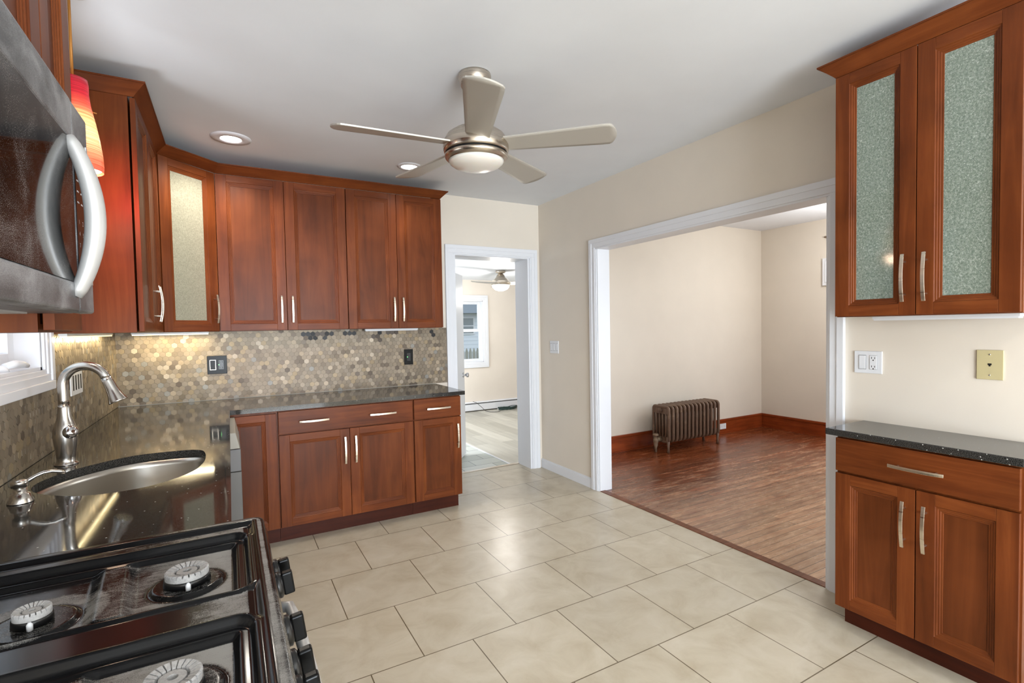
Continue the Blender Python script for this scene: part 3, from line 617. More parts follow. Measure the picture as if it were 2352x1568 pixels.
# ------------------------------------------------------------------ mosaic backsplash
PAL = [((152, 138, 120), 6), ((144, 131, 114), 6), ((160, 146, 127), 5), ((136, 123, 107), 4), ((176, 160, 138), 2.0), ((166, 148, 120), 2), ((124, 111, 97), 1.8), ((192, 178, 160), 0.8), ((148, 145, 139), 0.9), ((110, 98, 86), 0.6)]
def clip(poly, lo, hi, ax):
    for s, lim in ((1, hi), (-1, -lo)):
        out = []
        for i in range(len(poly)):
            a, b = poly[i], poly[(i + 1) % len(poly)]; fa, fb = s * a[ax] - lim, s * b[ax] - lim
            if fa <= 0: out.append(a)
            if (fa < 0 < fb) or (fb < 0 < fa):
                k = fa / (fa - fb); out.append((a[0] + (b[0] - a[0]) * k, a[1] + (b[1] - a[1]) * k))
        poly = out
        if len(poly) < 3: return []
    return poly
def mosaic(name, regions, P, label, missing=(), darkt=()):
    """P(u, z, n) -> world; regions of (u0, u1, z0, z1)"""
    mb = MB(); b = mb.bm; tint = b.loops.layers.float_color.new('tint'); pitch = 0.035; R = pitch / math.sqrt(3) - 0.0007
    def paintf(f, c):
        for lp in f.loops: lp[tint] = c
    wts = [w for _, w in PAL]
    for u0, u1, z0, z1 in regions:
        f = mb.face([P(u0, z0, 0.0025), P(u1, z0, 0.0025), P(u1, z1, 0.0025), P(u0, z1, 0.0025)]); paintf(f, lin((96, 84, 66)))
        j0 = int((z0) / (pitch * 0.866)) - 1; 
        for j in range(j0, int(z1 / (pitch * 0.866)) + 2):
            z = j * pitch * 0.866 + 0.012
            for i in range(int(u0 / pitch) - 2, int(u1 / pitch) + 3):
                u = i * pitch + (pitch / 2 if j % 2 else 0)
                hx = [(u + R * math.sin(k * PI / 3), z + R * math.cos(k * PI / 3)) for k in range(6)]
                hx = clip(hx, u0, u1, 0)
                if not hx: continue
                hx = clip(hx, z0, z1, 1)
                if len(hx) < 3: continue
                rnd = random.Random(i * 7919 + j * 104729 + len(name)); c = rnd.choices(PAL, wts)[0][0]
                k = rnd.uniform(0.92, 1.08); c = lin(c); k *= 0.76; c = (c[0] * k, c[1] * k * 0.985, c[2] * k * 0.95, 1)
                hgt = 0.0055
                if any(abs(u - a) < 0.0175 and abs(z - d) < 0.0155 for a, d in missing): c = lin((34, 33, 34)); hgt = 0.0032
                elif any(abs(u - a) < 0.0175 and abs(z - d) < 0.0155 for a, d in darkt): c = lin((76, 66, 58))
                tu, tz = rnd.uniform(-0.05, 0.05), rnd.uniform(-0.05, 0.05)
                top = [b.verts.new(P(p[0], p[1], hgt + (p[0] - u) * tu + (p[1] - z) * tz)) for p in hx]; bot = [b.verts.new(P(p[0], p[1], 0.0024)) for p in hx]
                paintf(b.faces.new(top), c)
                for q in range(len(hx)): paintf(b.faces.new([bot[q], bot[(q + 1) % len(hx)], top[(q + 1) % len(hx)], top[q]]), c)
    o = put(name, mb, M_mosaic); return tag(o, label, 'backsplash')
MISS = [(-2.201, 1.380), (-2.167, 1.380), (-2.133, 1.376), (-2.148, 1.345), (-2.114, 1.344), (-2.023, 1.379), (-1.993, 1.381), (-2.044, 1.343), (-1.869, 1.376), (-1.838, 1.375), (-1.806, 1.374), (-1.577, 1.366), (-1.148, 1.381), (-1.13, 1.348)]
DARKT = [(-1.486, 1.382), (-1.452, 1.381), (-1.607, 1.316), (-1.509, 1.379), (-1.64, 1.345), (-1.62, 1.345), (-2.09, 1.375), (-2.06, 1.375)]
for hole in (1,):
    mosaic('tile_backsplash', [(XL + 0.003, -0.9975, 0.918, 1.4075)], lambda u, z, n: (u, -n, z), 'hexagonal metal mosaic backsplash on the back wall with some tiles missing under the cabinets', MISS, DARKT)
    mosaic('tile_backsplash', [(-2.77, -1.43, 0.917, 1.185), (-1.43, -0.004, 0.917, 1.4075), (-2.77, -2.50, 1.185, 1.4075), (-2.50, -2.445, 1.185, 1.44)], lambda u, z, n: (XL + n, u, z), 'hexagonal metal mosaic backsplash on the left wall behind the faucet')

# ------------------------------------------------------------------ outlets and switches
def plate(name, label, cat, O, U, N, w, h, mat, t=0.006, group=None):
    th = thing(name, label, cat, O, group); put('face_plate', MB().obox(V(O), U, ZV, N, -w / 2, w / 2, -h / 2, h / 2, 0, t), mat, th, 0.002); return th
def bits(th, name, O, U, N, boxes, mat, bevel=0.0, label=None):
    if name == 'slots':
        for u0, u1, v0, v1, n0, n1 in boxes: put('slot', MB().obox(V(O), U, ZV, N, u0, u1, v0, v1, n0, n1), mat, th)
        return None
    mb = MB()
    for u0, u1, v0, v1, n0, n1 in boxes: mb.obox(V(O), U, ZV, N, u0, u1, v0, v1, n0, n1)
    return put(name, mb, mat, th, bevel, label=label)
# black two-gang on the back wall
O = (-2.774, -0.007, 1.168)
th = plate('wall_outlet', 'black two-gang switch and outlet plate with green light on the back backsplash', 'outlet', O, X_, -Y_, 0.124, 0.131, M_blkgloss, group='black plates on the backsplash')
sw = bits(th, 'switch_rocker', O, X_, -Y_, [(-0.043, -0.011, -0.033, 0.033, 0.006, 0.009)], M_blkgloss)
bits(th, 'switch_outline', O, X_, -Y_, [(-0.046, -0.043, -0.036, 0.036, 0.006, 0.0085), (-0.011, -0.008, -0.036, 0.036, 0.006, 0.0085), (-0.043, -0.011, 0.033, 0.036, 0.006, 0.0085), (-0.043, -0.011, -0.036, -0.033, 0.006, 0.0085)], M_pull)
rc = bits(th, 'receptacle', O, X_, -Y_, [(0.008, 0.042, -0.034, 0.034, 0.006, 0.009)], M_blk, 0.001)
bits(rc, 'slots', O, X_, -Y_, [(0.015, 0.018, 0.016, 0.025, 0.009, 0.0094), (0.031, 0.034, 0.016, 0.025, 0.009, 0.0094), (0.015, 0.018, -0.025, -0.016, 0.009, 0.0094), (0.031, 0.034, -0.025, -0.016, 0.009, 0.0094)], M_dark)
put('indicator_light', MB().lathe([(0.003, 0), (0.003, 0.002), (0.0, 0.003)], V(O) + X_ * 0.011 - Y_ * 0.009, -Y_, 12, cap1=False), M_green, th, label='green indicator light')
O = (-1.351, -0.007, 1.162)
th = plate('wall_outlet', 'black single outlet plate with green light on the back backsplash near the doorway', 'outlet', O, X_, -Y_, 0.078, 0.131, M_blkgloss, group='black plates on the backsplash')
rc = bits(th, 'receptacle', O, X_, -Y_, [(-0.017, 0.017, -0.034, 0.034, 0.006, 0.009)], M_blk, 0.001)
bits(rc, 'slots', O, X_, -Y_, [(-0.009, -0.006, 0.016, 0.025, 0.009, 0.0094), (0.006, 0.009, 0.016, 0.025, 0.009, 0.0094), (-0.009, -0.006, -0.025, -0.016, 0.009, 0.0094), (0.006, 0.009, -0.025, -0.016, 0.009, 0.0094)], M_dark)
put('indicator_light', MB().lathe([(0.003, 0), (0.003, 0.002), (0.0, 0.003)], V(O) - X_ * 0.012 - Y_ * 0.009, -Y_, 12, cap1=False), M_green, th, label='green indicator light')
# white plate behind the faucet
O = (XL + 0.007, -1.05, 1.172)
th = plate('wall_outlet', 'white wall plate with four dark slots on the left backsplash behind the faucet', 'outlet', O, -Y_, X_, 0.21, 0.118, M_white)
for k in range(4): bits(th, 'slot', O, -Y_, X_, [(-0.082 + k * 0.046, -0.062 + k * 0.046, -0.036, 0.036, 0.006, 0.0066)], M_dark)
# three-gang switch by the doorway
O = (0.0, -0.251, 1.205)
th = plate('light_switch', 'white three-gang switch plate on the cream wall between doorway and wide opening', 'switch', O, -Y_, -X_, 0.142, 0.118, M_white)
for k in range(3):
    u = -0.046 + k * 0.046
    bits(th, 'switch_gap', O, -Y_, -X_, [(u - 0.0175, u + 0.0175, -0.0345, 0.0345, 0.006, 0.0066)], M_wgrey)
    bits(th, 'rocker', O, -Y_, -X_, [(u - 0.0155, u + 0.0155, -0.0325, 0.0325, 0.006, 0.0095)], M_white, 0.001)
# white switch + outlet above the right counter
O = (0.0, -2.9465, 1.20)
th = plate('wall_outlet', 'white plate with one rocker switch and one outlet above the right-hand counter', 'outlet', O, -Y_, -X_, 0.121, 0.107, M_white)
bits(th, 'switch_gap', O, -Y_, -X_, [(-0.0405, -0.0075, -0.0345, 0.0345, 0.006, 0.0064)], M_wgrey); bits(th, 'rocker', O, -Y_, -X_, [(-0.0385, -0.0095, -0.0325, 0.0325, 0.006, 0.009)], M_white, 0.001)
bits(th, 'receptacle_gap', O, -Y_, -X_, [(0.0075, 0.0405, -0.0345, 0.0345, 0.006, 0.0064)], M_wgrey); rc = bits(th, 'receptacle', O, -Y_, -X_, [(0.0085, 0.0395, -0.0335, 0.0335, 0.006, 0.0085)], M_white, 0.001)
bits(rc, 'slots', O, -Y_, -X_, [(0.016, 0.0185, v, v + 0.009, 0.0085, 0.0089) for v in (0.017, -0.024)] + [(0.0295, 0.032, v, v + 0.008, 0.0085, 0.0089) for v in (0.017, -0.024)] + [(0.0215, 0.0265, v, v + 0.005, 0.0085, 0.0089) for v in (0.008, -0.033)], M_dark)
# almond phone jack
O = (0.0, -3.394, 1.212)
th = plate('phone_jack', 'almond wall plate with a small black phone socket above the right-hand counter', 'phone jack', O, -Y_, -X_, 0.084, 0.12, M_almond)
bits(th, 'socket', O, -Y_, -X_, [(-0.006, 0.006, -0.001, 0.006, 0.006, 0.0066), (-0.003, 0.003, -0.006, -0.001, 0.006, 0.0066)], M_dark)
for dz in (-0.042, 0.042): put('screw', MB().lathe([(0.003, 0), (0.003, 0.0015), (0.0, 0.002)], V(O) + ZV * dz - X_ * 0.006, -X_, 10, cap1=False), M_chrome, th)
# dining room baseboard outlet, back room wall outlet
O = (2.742, 0.0275, 0.095)
th = plate('wall_outlet', 'small white outlet plate set in the dark baseboard beside the radiator', 'outlet', O, X_, -Y_, 0.115, 0.07, M_white)
bits(th, 'slots', O, X_, -Y_, [(-0.03, -0.022, -0.005, -0.003, 0.006, 0.0064), (-0.03, -0.022, 0.003, 0.005, 0.006, 0.0064), (0.022, 0.03, -0.005, -0.003, 0.006, 0.0064), (0.022, 0.03, 0.003, 0.005, 0.006, 0.0064)], M_wgrey)
O = (1.745, 3.499, 0.40)
plate('wall_outlet', 'faint cream outlet plate low on the back room wall above the heater', 'outlet', O, X_, -Y_, 0.075, 0.12, M_wall_back)
# small white door chime panel and bracket on the far dining wall
th = thing('wall_panel', 'small white framed panel on the far dining room wall beside the cabinet edge', 'panel', (3.561, -0.90, 2.0))
put('board', MB().box(3.530, 3.5605, -1.06, -0.762, 1.83, 2.155), M_white, th, 0.003); put('moulding', MB().box(3.522, 3.53, -1.02, -0.80, 1.865, 1.872).box(3.522, 3.53, -1.02, -0.80, 2.118, 2.125).box(3.522, 3.53, -0.807, -0.80, 1.872, 2.118).box(3.522, 3.53, -1.02, -1.013, 1.872, 2.118), M_white, th)
th = thing('wall_bracket', 'small dark metal bracket high on the far dining room wall', 'bracket', (3.56, -0.84, 2.4))
put('plate', MB().box(3.553, 3.5605, -0.90, -0.835, 2.35, 2.43), M_valve, th); put('arm', MB().lathe([(0.025, 0), (0.018, 0.02), (0.006, 0.06)], (3.545, -0.84, 2.40), (-0.2, 1, 0.1), 12), M_valve, th)

# ------------------------------------------------------------------ lights in the room
def undercab(a, b, w, label, lit, group=None, aim=None, lens=None):
    a, b = V(a), V(b); U = (b - a); L = U.length; U.normalize(); N = V((-U.y, U.x, 0)); t = thing('under_cabinet_light', label, 'light', (a + b) / 2, group)
    put('housing', MB().obox(a, U, N, ZV, 0, L, -w / 2, w / 2, 0.006, 0.0175), M_white, t)
    put('lens', MB().obox(a, U, N, ZV, 0.004, L - 0.004, -w / 2 + 0.003, w / 2 - 0.003, 0.0, 0.006), (lens or M_strip) if lit else M_white, t)
    if lit:
        o = area('under_cabinet_glow', (a + b) / 2 - ZV * 0.004, (a + b) / 2 - ZV, L, w, lit, (1.0, 0.84, 0.52)); o.rotation_euler = (0, 0, math.atan2(U.y, U.x))
        if aim: o.rotation_euler = V(aim).to_track_quat('-Z', 'X').to_euler(); o.data.size, o.data.size_y = (L, w)
        if aim:
            Zl = -V(aim).normalized(); Yl = Zl.cross(U); o.matrix_world = Matrix((U, Yl, Zl)).transposed().to_4x4(); o.location = (a + b) / 2 - ZV * 0.004
undercab((-3.315, -1.40, UB - 0.018), (-3.315, -0.42, UB - 0.018), 0.03, 'lit under-cabinet light strip along the left wall above the faucet', 2.4, 'under-cabinet light strips', aim=(-1, 0, -0.75), lens=M_strip_dim)
undercab((-3.25, -0.12, UB - 0.018), (-2.815, -0.12, UB - 0.018), 0.035, 'lit under-cabinet light strip below the corner glass cabinet', 3.6, 'under-cabinet light strips')
undercab((-1.74, -0.10, UB - 0.018), (-1.30, -0.10, UB - 0.018), 0.05, 'unlit white under-cabinet light strip below the cabinet nearest the doorway', 0, 'under-cabinet light strips')
for (x, y, lab, pw, ex) in ((-2.644, -0.665, 'round recessed ceiling light over the corner glass cabinet', 44, 0.024), (-1.505, -0.622, 'round recessed ceiling light partly behind a fan blade', 14, 0.0)):
    t = thing('recessed_light', lab, 'ceiling light', (x, y, ZC), 'recessed ceiling lights')
    put('trim_ring', MB().lathe([(0.088 + ex, -0.001), (0.086 + ex, -0.006), (0.062, -0.010), (0.056, -0.004), (0.056, -0.0005)], (x, y, ZC), seg=40, cap0=False, cap1=False), M_trim, t)
    put('lens', MB().lathe([(0.0, -0.013), (0.03, -0.012), (0.056, -0.004)], (x, y, ZC), seg=40, cap0=False, cap1=False), M_canlight, t)
    spot('recessed_lamp', (x, y, ZC - 0.03), pw, (1.0, 0.93, 0.82), 2.5, 0.7, 0.05)
# pendant
px, py = -3.134, -1.96; PZ = 1.968
t = thing('pendant_lamp', 'red and amber art glass pendant lamp hanging on a tan cord over the sink', 'pendant lamp', (px, py, PZ))
put('shade', MB().lathe([(0.074, 0.0), (0.0755, 0.02), (0.074, 0.06), (0.068, 0.11), (0.058, 0.17), (0.047, 0.225), (0.0425, 0.265), (0.043, 0.295), (0.041, 0.312), (0.012, 0.316)], (px, py, PZ), seg=48, cap0=False), M_shade, t)
put('bulb', MB().lathe([(0.0, 0.002), (0.045, 0.003), (0.069, 0.008), (0.03, 0.06), (0.0, 0.065)], (px, py, PZ), seg=32, cap0=False, cap1=False), M_bulb, t)
put('cord', MB().lathe([(0.0045, 0.314), (0.0045, ZC - PZ - 0.02)], (px, py, PZ), seg=10), M_brass, t)
put('canopy', MB().lathe([(0.012, ZC - PZ - 0.035), (0.055, ZC - PZ - 0.012), (0.058, ZC - PZ - 0.0005)], (px, py, PZ), seg=32), M_nickel, t)
put('clip', MB().tube([(px + 0.046, py + 0.02, PZ + 0.215), (px + 0.058, py + 0.024, PZ + 0.213)], 0.002, 8), M_brass, t)
point('pendant_bulb', (px, py, PZ - 0.015), 4, (1.0, 0.72, 0.5), 0.05)
g_ = spot('pendant_glow', (px + 0.03, py + 0.088, PZ + 0.08), 15, (1.0, 0.045, 0.035), 1.75, 0.9, 0.03); g_.rotation_euler = V((0.10, 1.0, -0.30)).to_track_quat('-Z', 'Y').to_euler()

# ceiling fans
def fan(name, label, hx, hy, zc, parts):
    return thing(name, label, 'ceiling fan', (hx, hy, zc), 'ceiling fans')
HX, HY, HZ = -1.646, -2.046, 2.247
t = fan('ceiling_fan', 'brushed nickel five-blade ceiling fan with an unlit opal bowl in the kitchen', HX, HY, ZC, 0)
put('canopy', MB().lathe([(0.076, -0.0005), (0.078, -0.012), (0.070, -0.045), (0.055, -0.075), (0.03, -0.085)], (HX, HY, ZC), seg=48), M_nickel, t)
put('downrod', MB().lathe([(0.0135, -0.08), (0.0135, -0.24)], (HX, HY, ZC), seg=16), M_nickel, t)
z0 = HZ
put('motor_housing', MB().lathe([(0.02, 0.092), (0.07, 0.089), (0.108, 0.078), (0.136, 0.058), (0.151, 0.032), (0.155, 0.008), (0.153, -0.016), (0.147, -0.024)], (HX, HY, z0), seg=64), M_nickel, t)
put('seam', MB().lathe([(0.143, -0.0245), (0.143, -0.031)], (HX, HY, z0), seg=64), M_dark, t)
put('light_ring', MB().lathe([(0.147, -0.0315), (0.149, -0.036), (0.146, -0.046), (0.135, -0.056), (0.131, -0.059)], (HX, HY, z0), seg=64), M_nickel, t)
put('glass_bowl', MB().lathe([(0.1305, -0.0595), (0.125, -0.070), (0.109, -0.082), (0.083, -0.092), (0.05, -0.0985), (0.02, -0.101), (0.0, -0.1015)], (HX, HY, z0), seg=64, cap1=False), M_opal, t)
def blade(parent, ang, r0, r1, w0, w1, z, pitch, mat, camber=0.0, taper=None, nm='blade'):
    mb = MB(); ca, sa = math.cos(ang), math.sin(ang); E = V((ca, sa, 0)); Tn = V((-sa, ca, 0)); Nn = ZV * math.cos(pitch) + Tn * math.sin(pitch); Wd = Tn * math.cos(pitch) - ZV * math.sin(pitch)
    ns, nw = 16, 8; top, bot = [], []; c0 = V((parent.location.x, parent.location.y, z))
    for i in range(ns + 1):
        s = i / ns; r = r0 + (r1 - r0) * s; w = (w0 + (w1 - w0) * s) if taper is None else taper(s)
        if taper is None and s > 0.86:
            k = (s - 0.86) / 0.14; w *= 1 - 0.16 * k ** 3
        ro, lo_ = [], []
        for j in range(nw + 1):
            q = -1 + 2 * j / nw; rr = r - (0.02 * q * q if s > 0.97 else 0); p = c0 + E * rr + Wd * (q * w / 2) + Nn * (camber * (1 - q * q))
            ro.append(mb.bm.verts.new(p + Nn * 0.003)); lo_.append(mb.bm.verts.new(p - Nn * 0.003))
        top.append(ro); bot.append(lo_)
    for i in range(ns):
        for j in range(nw):
            mb.bm.faces.new([top[i][j], top[i + 1][j], top[i + 1][j + 1], top[i][j + 1]]).smooth = True
            mb.bm.faces.new([bot[i][j], bot[i][j + 1], bot[i + 1][j + 1], bot[i + 1][j]]).smooth = True
        for j in (0, nw): mb.bm.faces.new([top[i][j], bot[i][j], bot[i + 1][j], top[i + 1][j]])
    for i in (0, ns):
        for j in range(nw): mb.bm.faces.new([top[i][j], top[i][j + 1], bot[i][j + 1], bot[i][j]])
    return put(nm, mb, mat, parent)
for k in range(5): blade(t, math.radians(175.3 + 72 * k), 0.125, 0.652, 0.108, 0.160, HZ + 0.012, math.radians(12), M_blade)
BX, BY, BZ = 0.69, 2.10, 2.205
t = fan('ceiling_fan', 'silver three-blade ceiling fan with a glowing bowl beyond the doorway', BX, BY, BZ, 0)
put('canopy', MB().lathe([(0.07, -0.0005), (0.07, -0.03), (0.03, -0.045)], (BX, BY, BZ), seg=32), M_nickel, t)
put('motor_housing', MB().lathe([(0.02, -0.04), (0.05, -0.06), (0.07, -0.10), (0.115, -0.135), (0.13, -0.15), (0.13, -0.20), (0.12, -0.205)], (BX, BY, BZ), seg=40), M_nickel, t)
put('glass_bowl', MB().lathe([(0.125, -0.206), (0.118, -0.235), (0.09, -0.265), (0.05, -0.282), (0.0, -0.288)], (BX, BY, BZ), seg=40, cap1=False), M_fanlit, t)
for a in (196, 316, 76): blade(t, math.radians(a), 0.10, 0.56, 0.1, 0.05, BZ - 0.185, math.radians(14), M_blade, 0.01, lambda s: 0.11 * (1 - s) ** 0.7 + 0.045 * math.sin(PI * s) + 0.012)
point('back_room_fan_lamp', (BX, BY, BZ - 0.36), 34, (1.0, 0.97, 0.92), 0.1)

# ------------------------------------------------------------------ right-hand cabinets
RU = (-3.577, -2.973)
t = thing('upper_cabinet', 'cherry wall cabinet on the right wall with two fibre glass doors', 'cabinet', (-0.17, -3.27, 1.418), 'upper cabinets on the tiled wall')
del t['group']
mb = hollow(MB(), -0.325, -0.003, RU[0], RU[1], 1.418, 2.462, '-x')
put('carcass', mb, M_wv, t)
for z in (1.66, 1.955, 2.235): put('shelf', MB().box(-0.305, -0.01, RU[0] + 0.02, RU[1] - 0.02, z, z + 0.018), M_wpanel, t)
door(t, (-0.325, RU[1] - 0.0015, 1.421), -Y_, -X_, 0.299, 1.038, 'R', glass=M_paper_green, stile=0.056, rail=0.046)
door(t, (-0.325, RU[1] - 0.3035, 1.421), -Y_, -X_, 0.299, 1.038, 'L', glass=M_paper_green, stile=0.056, rail=0.046)
put('crown', MB().sweep([(-0.003, RU[1] - 0.004), (-0.339, RU[1] - 0.004), (-0.339, RU[0])], [(a, b + 0.0045) for a, b in pr], side=1), M_wh, t)
undercab((-0.12, -3.52, 1.40), (-0.12, -3.03, 1.40), 0.05, 'slim unlit white light strip under the right-hand glass-door cabinet', 0, 'under-cabinet light strips')
t = thing('base_cabinet', 'cherry base cabinet on the right wall with one drawer and two doors', 'cabinet', (-0.16, -3.27, 0))
put('carcass', MB().box(-0.303, -0.004, -3.582, -2.966, 0.105, 0.885), M_wv, t)
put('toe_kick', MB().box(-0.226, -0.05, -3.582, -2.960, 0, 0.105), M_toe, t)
drawer(t, (-0.303, -2.967, 0.730), -Y_, -X_, 0.610, 0.148, (0.310,))
door(t, (-0.303, -2.967, 0.112), -Y_, -X_, 0.303, 0.608, 'R', 'high', stile=0.062); door(t, (-0.303, -3.274, 0.112), -Y_, -X_, 0.303, 0.608, 'L', 'high', stile=0.062)

# ------------------------------------------------------------------ microwave
t = thing('microwave', 'dusty black and steel over-the-range microwave with a bowed grey handle', 'microwave', (-3.15, -3.15, 1.45))
MY0, MY1, MX = -3.535, -2.776, -2.955
put('body', MB().box(XL + 0.004, MX - 0.03, MY0, MY1, 1.455, 1.884), M_blk, t, 0.004)
bt = MB().box(XL + 0.02, MX - 0.035, MY0 + 0.01, MY1 - 0.01, 1.448, 1.4555); put('bottom_plate', bt, M_mwsteel, t, 0.002)
fr = MB().box(XL + 0.10, MX - 0.09, -3.44, -3.20, 1.4445, 1.448).box(XL + 0.10, MX - 0.09, -3.11, -2.87, 1.4445, 1.448); put('grease_filter', fr, M_handle_grey, t)
d = put('door', MB().box(MX - 0.03, MX, MY0, -2.906, 1.447, 1.506).box(MX - 0.03, MX, MY0, -2.906, 1.79, 1.873), M_mwsteel, t, 0.006, 3)
put('glass', MB().box(MX - 0.028, MX - 0.002, MY0, -2.907, 1.506, 1.79), M_mwglass, d)
hp = []; HYM = -2.925
for i in range(25):
    a = i / 24; hp.append(V((MX - 0.004 + 0.038 * math.sin(PI * a) ** 0.75, HYM, 1.480 + 0.308 * a)))
put('handle', MB().tube(hp, [0.016 + 0.006 * math.sin(PI * i / 24) for i in range(25)], 16, flat=(1.0, 0.8), up=(0, 1, 0)), M_handle_grey, d)
cpn = put('control_panel', MB().box(MX - 0.03, MX - 0.001, -2.903, MY1, 1.447, 1.873), M_mwsteel, t, 0.006, 3)
put('control_glass', MB().box(MX - 0.001, MX, -2.898, -2.800, 1.515, 1.80), M_mwpanel, cpn)
put('panel_edge', MB().box(MX - 0.001, MX + 0.001, -2.799, -2.789, 1.51, 1.81), M_handle_grey, cpn)
def text_mesh(body, size, place):
    cu = bpy.data.curves.new('keypad_text', 'FONT'); cu.body = body; cu.size = size; cu.align_x = 'CENTER'; cu.align_y = 'CENTER'; cu.resolution_u = 2
    ob = bpy.data.objects.new('keypad_text', cu); C.objects.link(ob); dg = bpy.context.evaluated_depsgraph_get(); dg.update()
    me = bpy.data.meshes.new_from_object(ob.evaluated_get(dg)); bpy.data.objects.remove(ob); bpy.data.curves.remove(cu)
    out = [[place(me.vertices[i].co) for i in p.vertices] for p in me.polygons]; bpy.data.meshes.remove(me); return out
def key_label(fill):
    kp = MB(); fill(kp); put('key_label', kp, M_white, cpn)
for r_ in range(4):
    for c_ in range(3):
        ch = [['1', '2', '3'], ['4', '5', '6'], ['7', '8', '9'], ['', '0', '']][r_][c_]
        if not ch: continue
        oy, oz = -2.882 + c_ * 0.028, 1.632 - r_ * 0.024
        key_label(lambda kp: [kp.face(f) for f in text_mesh(ch, 0.013, lambda co: (MX + 0.0004, oy + co.x, oz + co.y))])
for r_ in range(5):
    for c_ in range(3):
        key_label(lambda kp: kp.obox(V((MX, -2.882 + c_ * 0.028, 1.672 + r_ * 0.022)), Y_, ZV, X_, -0.006, 0.006, -0.0014, 0.0014, 0, 0.0004))
for c_ in (0, 2): key_label(lambda kp: kp.obox(V((MX, -2.882 + c_ * 0.028, 1.535)), Y_, ZV, X_, -0.006, 0.006, -0.003, 0.003, 0, 0.0004))

# ------------------------------------------------------------------ range
t = thing('gas_range', 'dusty black gas range with the burner grates removed, below the microwave', 'range', (-3.0, -3.16, 0))
RY0, RY1, RX0, RX1 = -3.555, -2.775, XL + 0.02, -2.625
put('body', MB().box(RX0, RX1 - 0.02, RY0 + 0.01, RY1 - 0.006, 0.02, 0.872), M_blk, t)
mb = MB(); nx, ny = 220, 230; cx0, cx1, cy0, cy1 = RX0, RX1, RY0, RY1
def sst(a, b, x):
    q = min(1, max(0, (x - a) / (b - a))); return q * q * (3 - 2 * q)
def rrect(x, y, x0, x1, y0, y1, r):
    dx = abs(x - (x0 + x1) / 2) - ((x1 - x0) / 2 - r); dy = abs(y - (y0 + y1) / 2) - ((y1 - y0) / 2 - r)
    return math.hypot(max(dx, 0), max(dy, 0)) + min(max(dx, dy), 0) - r
BURN = [(-2.782, -3.045), (-3.005, -3.075), (-2.777, -3.405), (-3.10, -3.405)]
WELLS = [(-3.27, -2.672, -3.172, -2.872), (-3.27, -2.672, -3.52, -3.272)]
def height(x, y):
    z = 0.920
    e = min(x - cx0, cx1 - x, y - cy0, cy1 - y)
    d_ = rrect(x, y, cx0, cx1, cy0, cy1, 0.035)        # rounded body edge
    z += 0.006 * (sst(-0.040, -0.028, d_) - 0) - 0.035 * sst(-0.012, 0.0, d_) ** 2 - 0.004 * math.exp(-((d_ + 0.045) / 0.006) ** 2)
    for w in WELLS:
        q = rrect(x, y, *w, 0.03)
        z += 0.0055 * math.exp(-((q - 0.004) / 0.0055) ** 2)
        z -= 0.010 * sst(0.0, -0.009, q) + 0.010 * sst(-0.020, -0.034, q)
        if q < -0.02:
            k = sst(-0.02, -0.04, q)
            z += k * 0.011 * sst(0.040, 0.016, abs(x + 2.905 + 0.10 * (y - (w[2] + w[3]) / 2)))
    for bx, by in BURN:
        r = math.hypot(x - bx, y - by); z += 0.006 * sst(0.070, 0.056, r) - 0.0035 * math.exp(-((r - 0.064) / 0.003) ** 2)
    return z
grid = [[mb.bm.verts.new((cx0 + (cx1 - cx0) * i / nx, cy0 + (cy1 - cy0) * j / ny, height(cx0 + (cx1 - cx0) * i / nx, cy0 + (cy1 - cy0) * j / ny))) for j in range(ny + 1)] for i in range(nx + 1)]
for i in range(nx):
    for j in range(ny):
        x, y = grid[i][j].co.x, grid[i][j].co.y
        if rrect(x + (cx1 - cx0) / nx / 2, y + (cy1 - cy0) / ny / 2, cx0, cx1, cy0, cy1, 0.035) < 0.001:
            mb.bm.faces.new([grid[i][j], grid[i + 1][j], grid[i + 1][j + 1], grid[i][j + 1]]).smooth = True
bmesh.ops.delete(mb.bm, geom=[v_ for v_ in mb.bm.verts if not v_.link_faces], context='VERTS')
ed = [e for e in mb.bm.edges if e.is_boundary]
ex = bmesh.ops.extrude_edge_only(mb.bm, edges=ed)
for v_ in [g for g in ex['geom'] if isinstance(g, bmesh.types.BMVert)]: v_.co.z = 0.872
dl_ = mb.bm.verts.layers.float.new('dust')
def dust(x, y):
    d_ = rrect(x, y, cx0, cx1, cy0, cy1, 0.035); fr = sst(-3.0, -2.72, x)
    v = 0.16 + 0.42 * fr
    if -3.262 < y < -3.182: v = 0.05 + 0.5 * sst(-2.85, -2.70, x)
    for w in WELLS:
        q = rrect(x, y, *w, 0.03)
        if q < -0.034: v = 0.26 + 0.44 * fr + 0.06 * (w is WELLS[1])
        elif q < 0.012: v = 0.02 + 0.12 * sst(-0.004, -0.014, q) * sst(-0.030, -0.020, q)
    for k, (bx, by) in enumerate(BURN):
        r = math.hypot(x - bx, y - by)
        if k == 1 and r < 0.12: v = max(v, (0.62 - 3.0 * max(r - 0.06, 0)) * sst(0.12, 0.10, r))
        v += (0.30 - v) * sst(0.066, 0.056, r) * 0.8
        v *= 1 - math.exp(-((r - 0.064) / 0.005) ** 2)
    if -0.052 < d_ < -0.024: v = 0.05
    if d_ > -0.016: v = 0.18 + 0.3 * sst(-3.0, -3.4, y)
    return v
for v_ in mb.bm.verts: v_[dl_] = dust(v_.co.x, v_.co.y)
put('cooktop', mb, M_enamel, t)
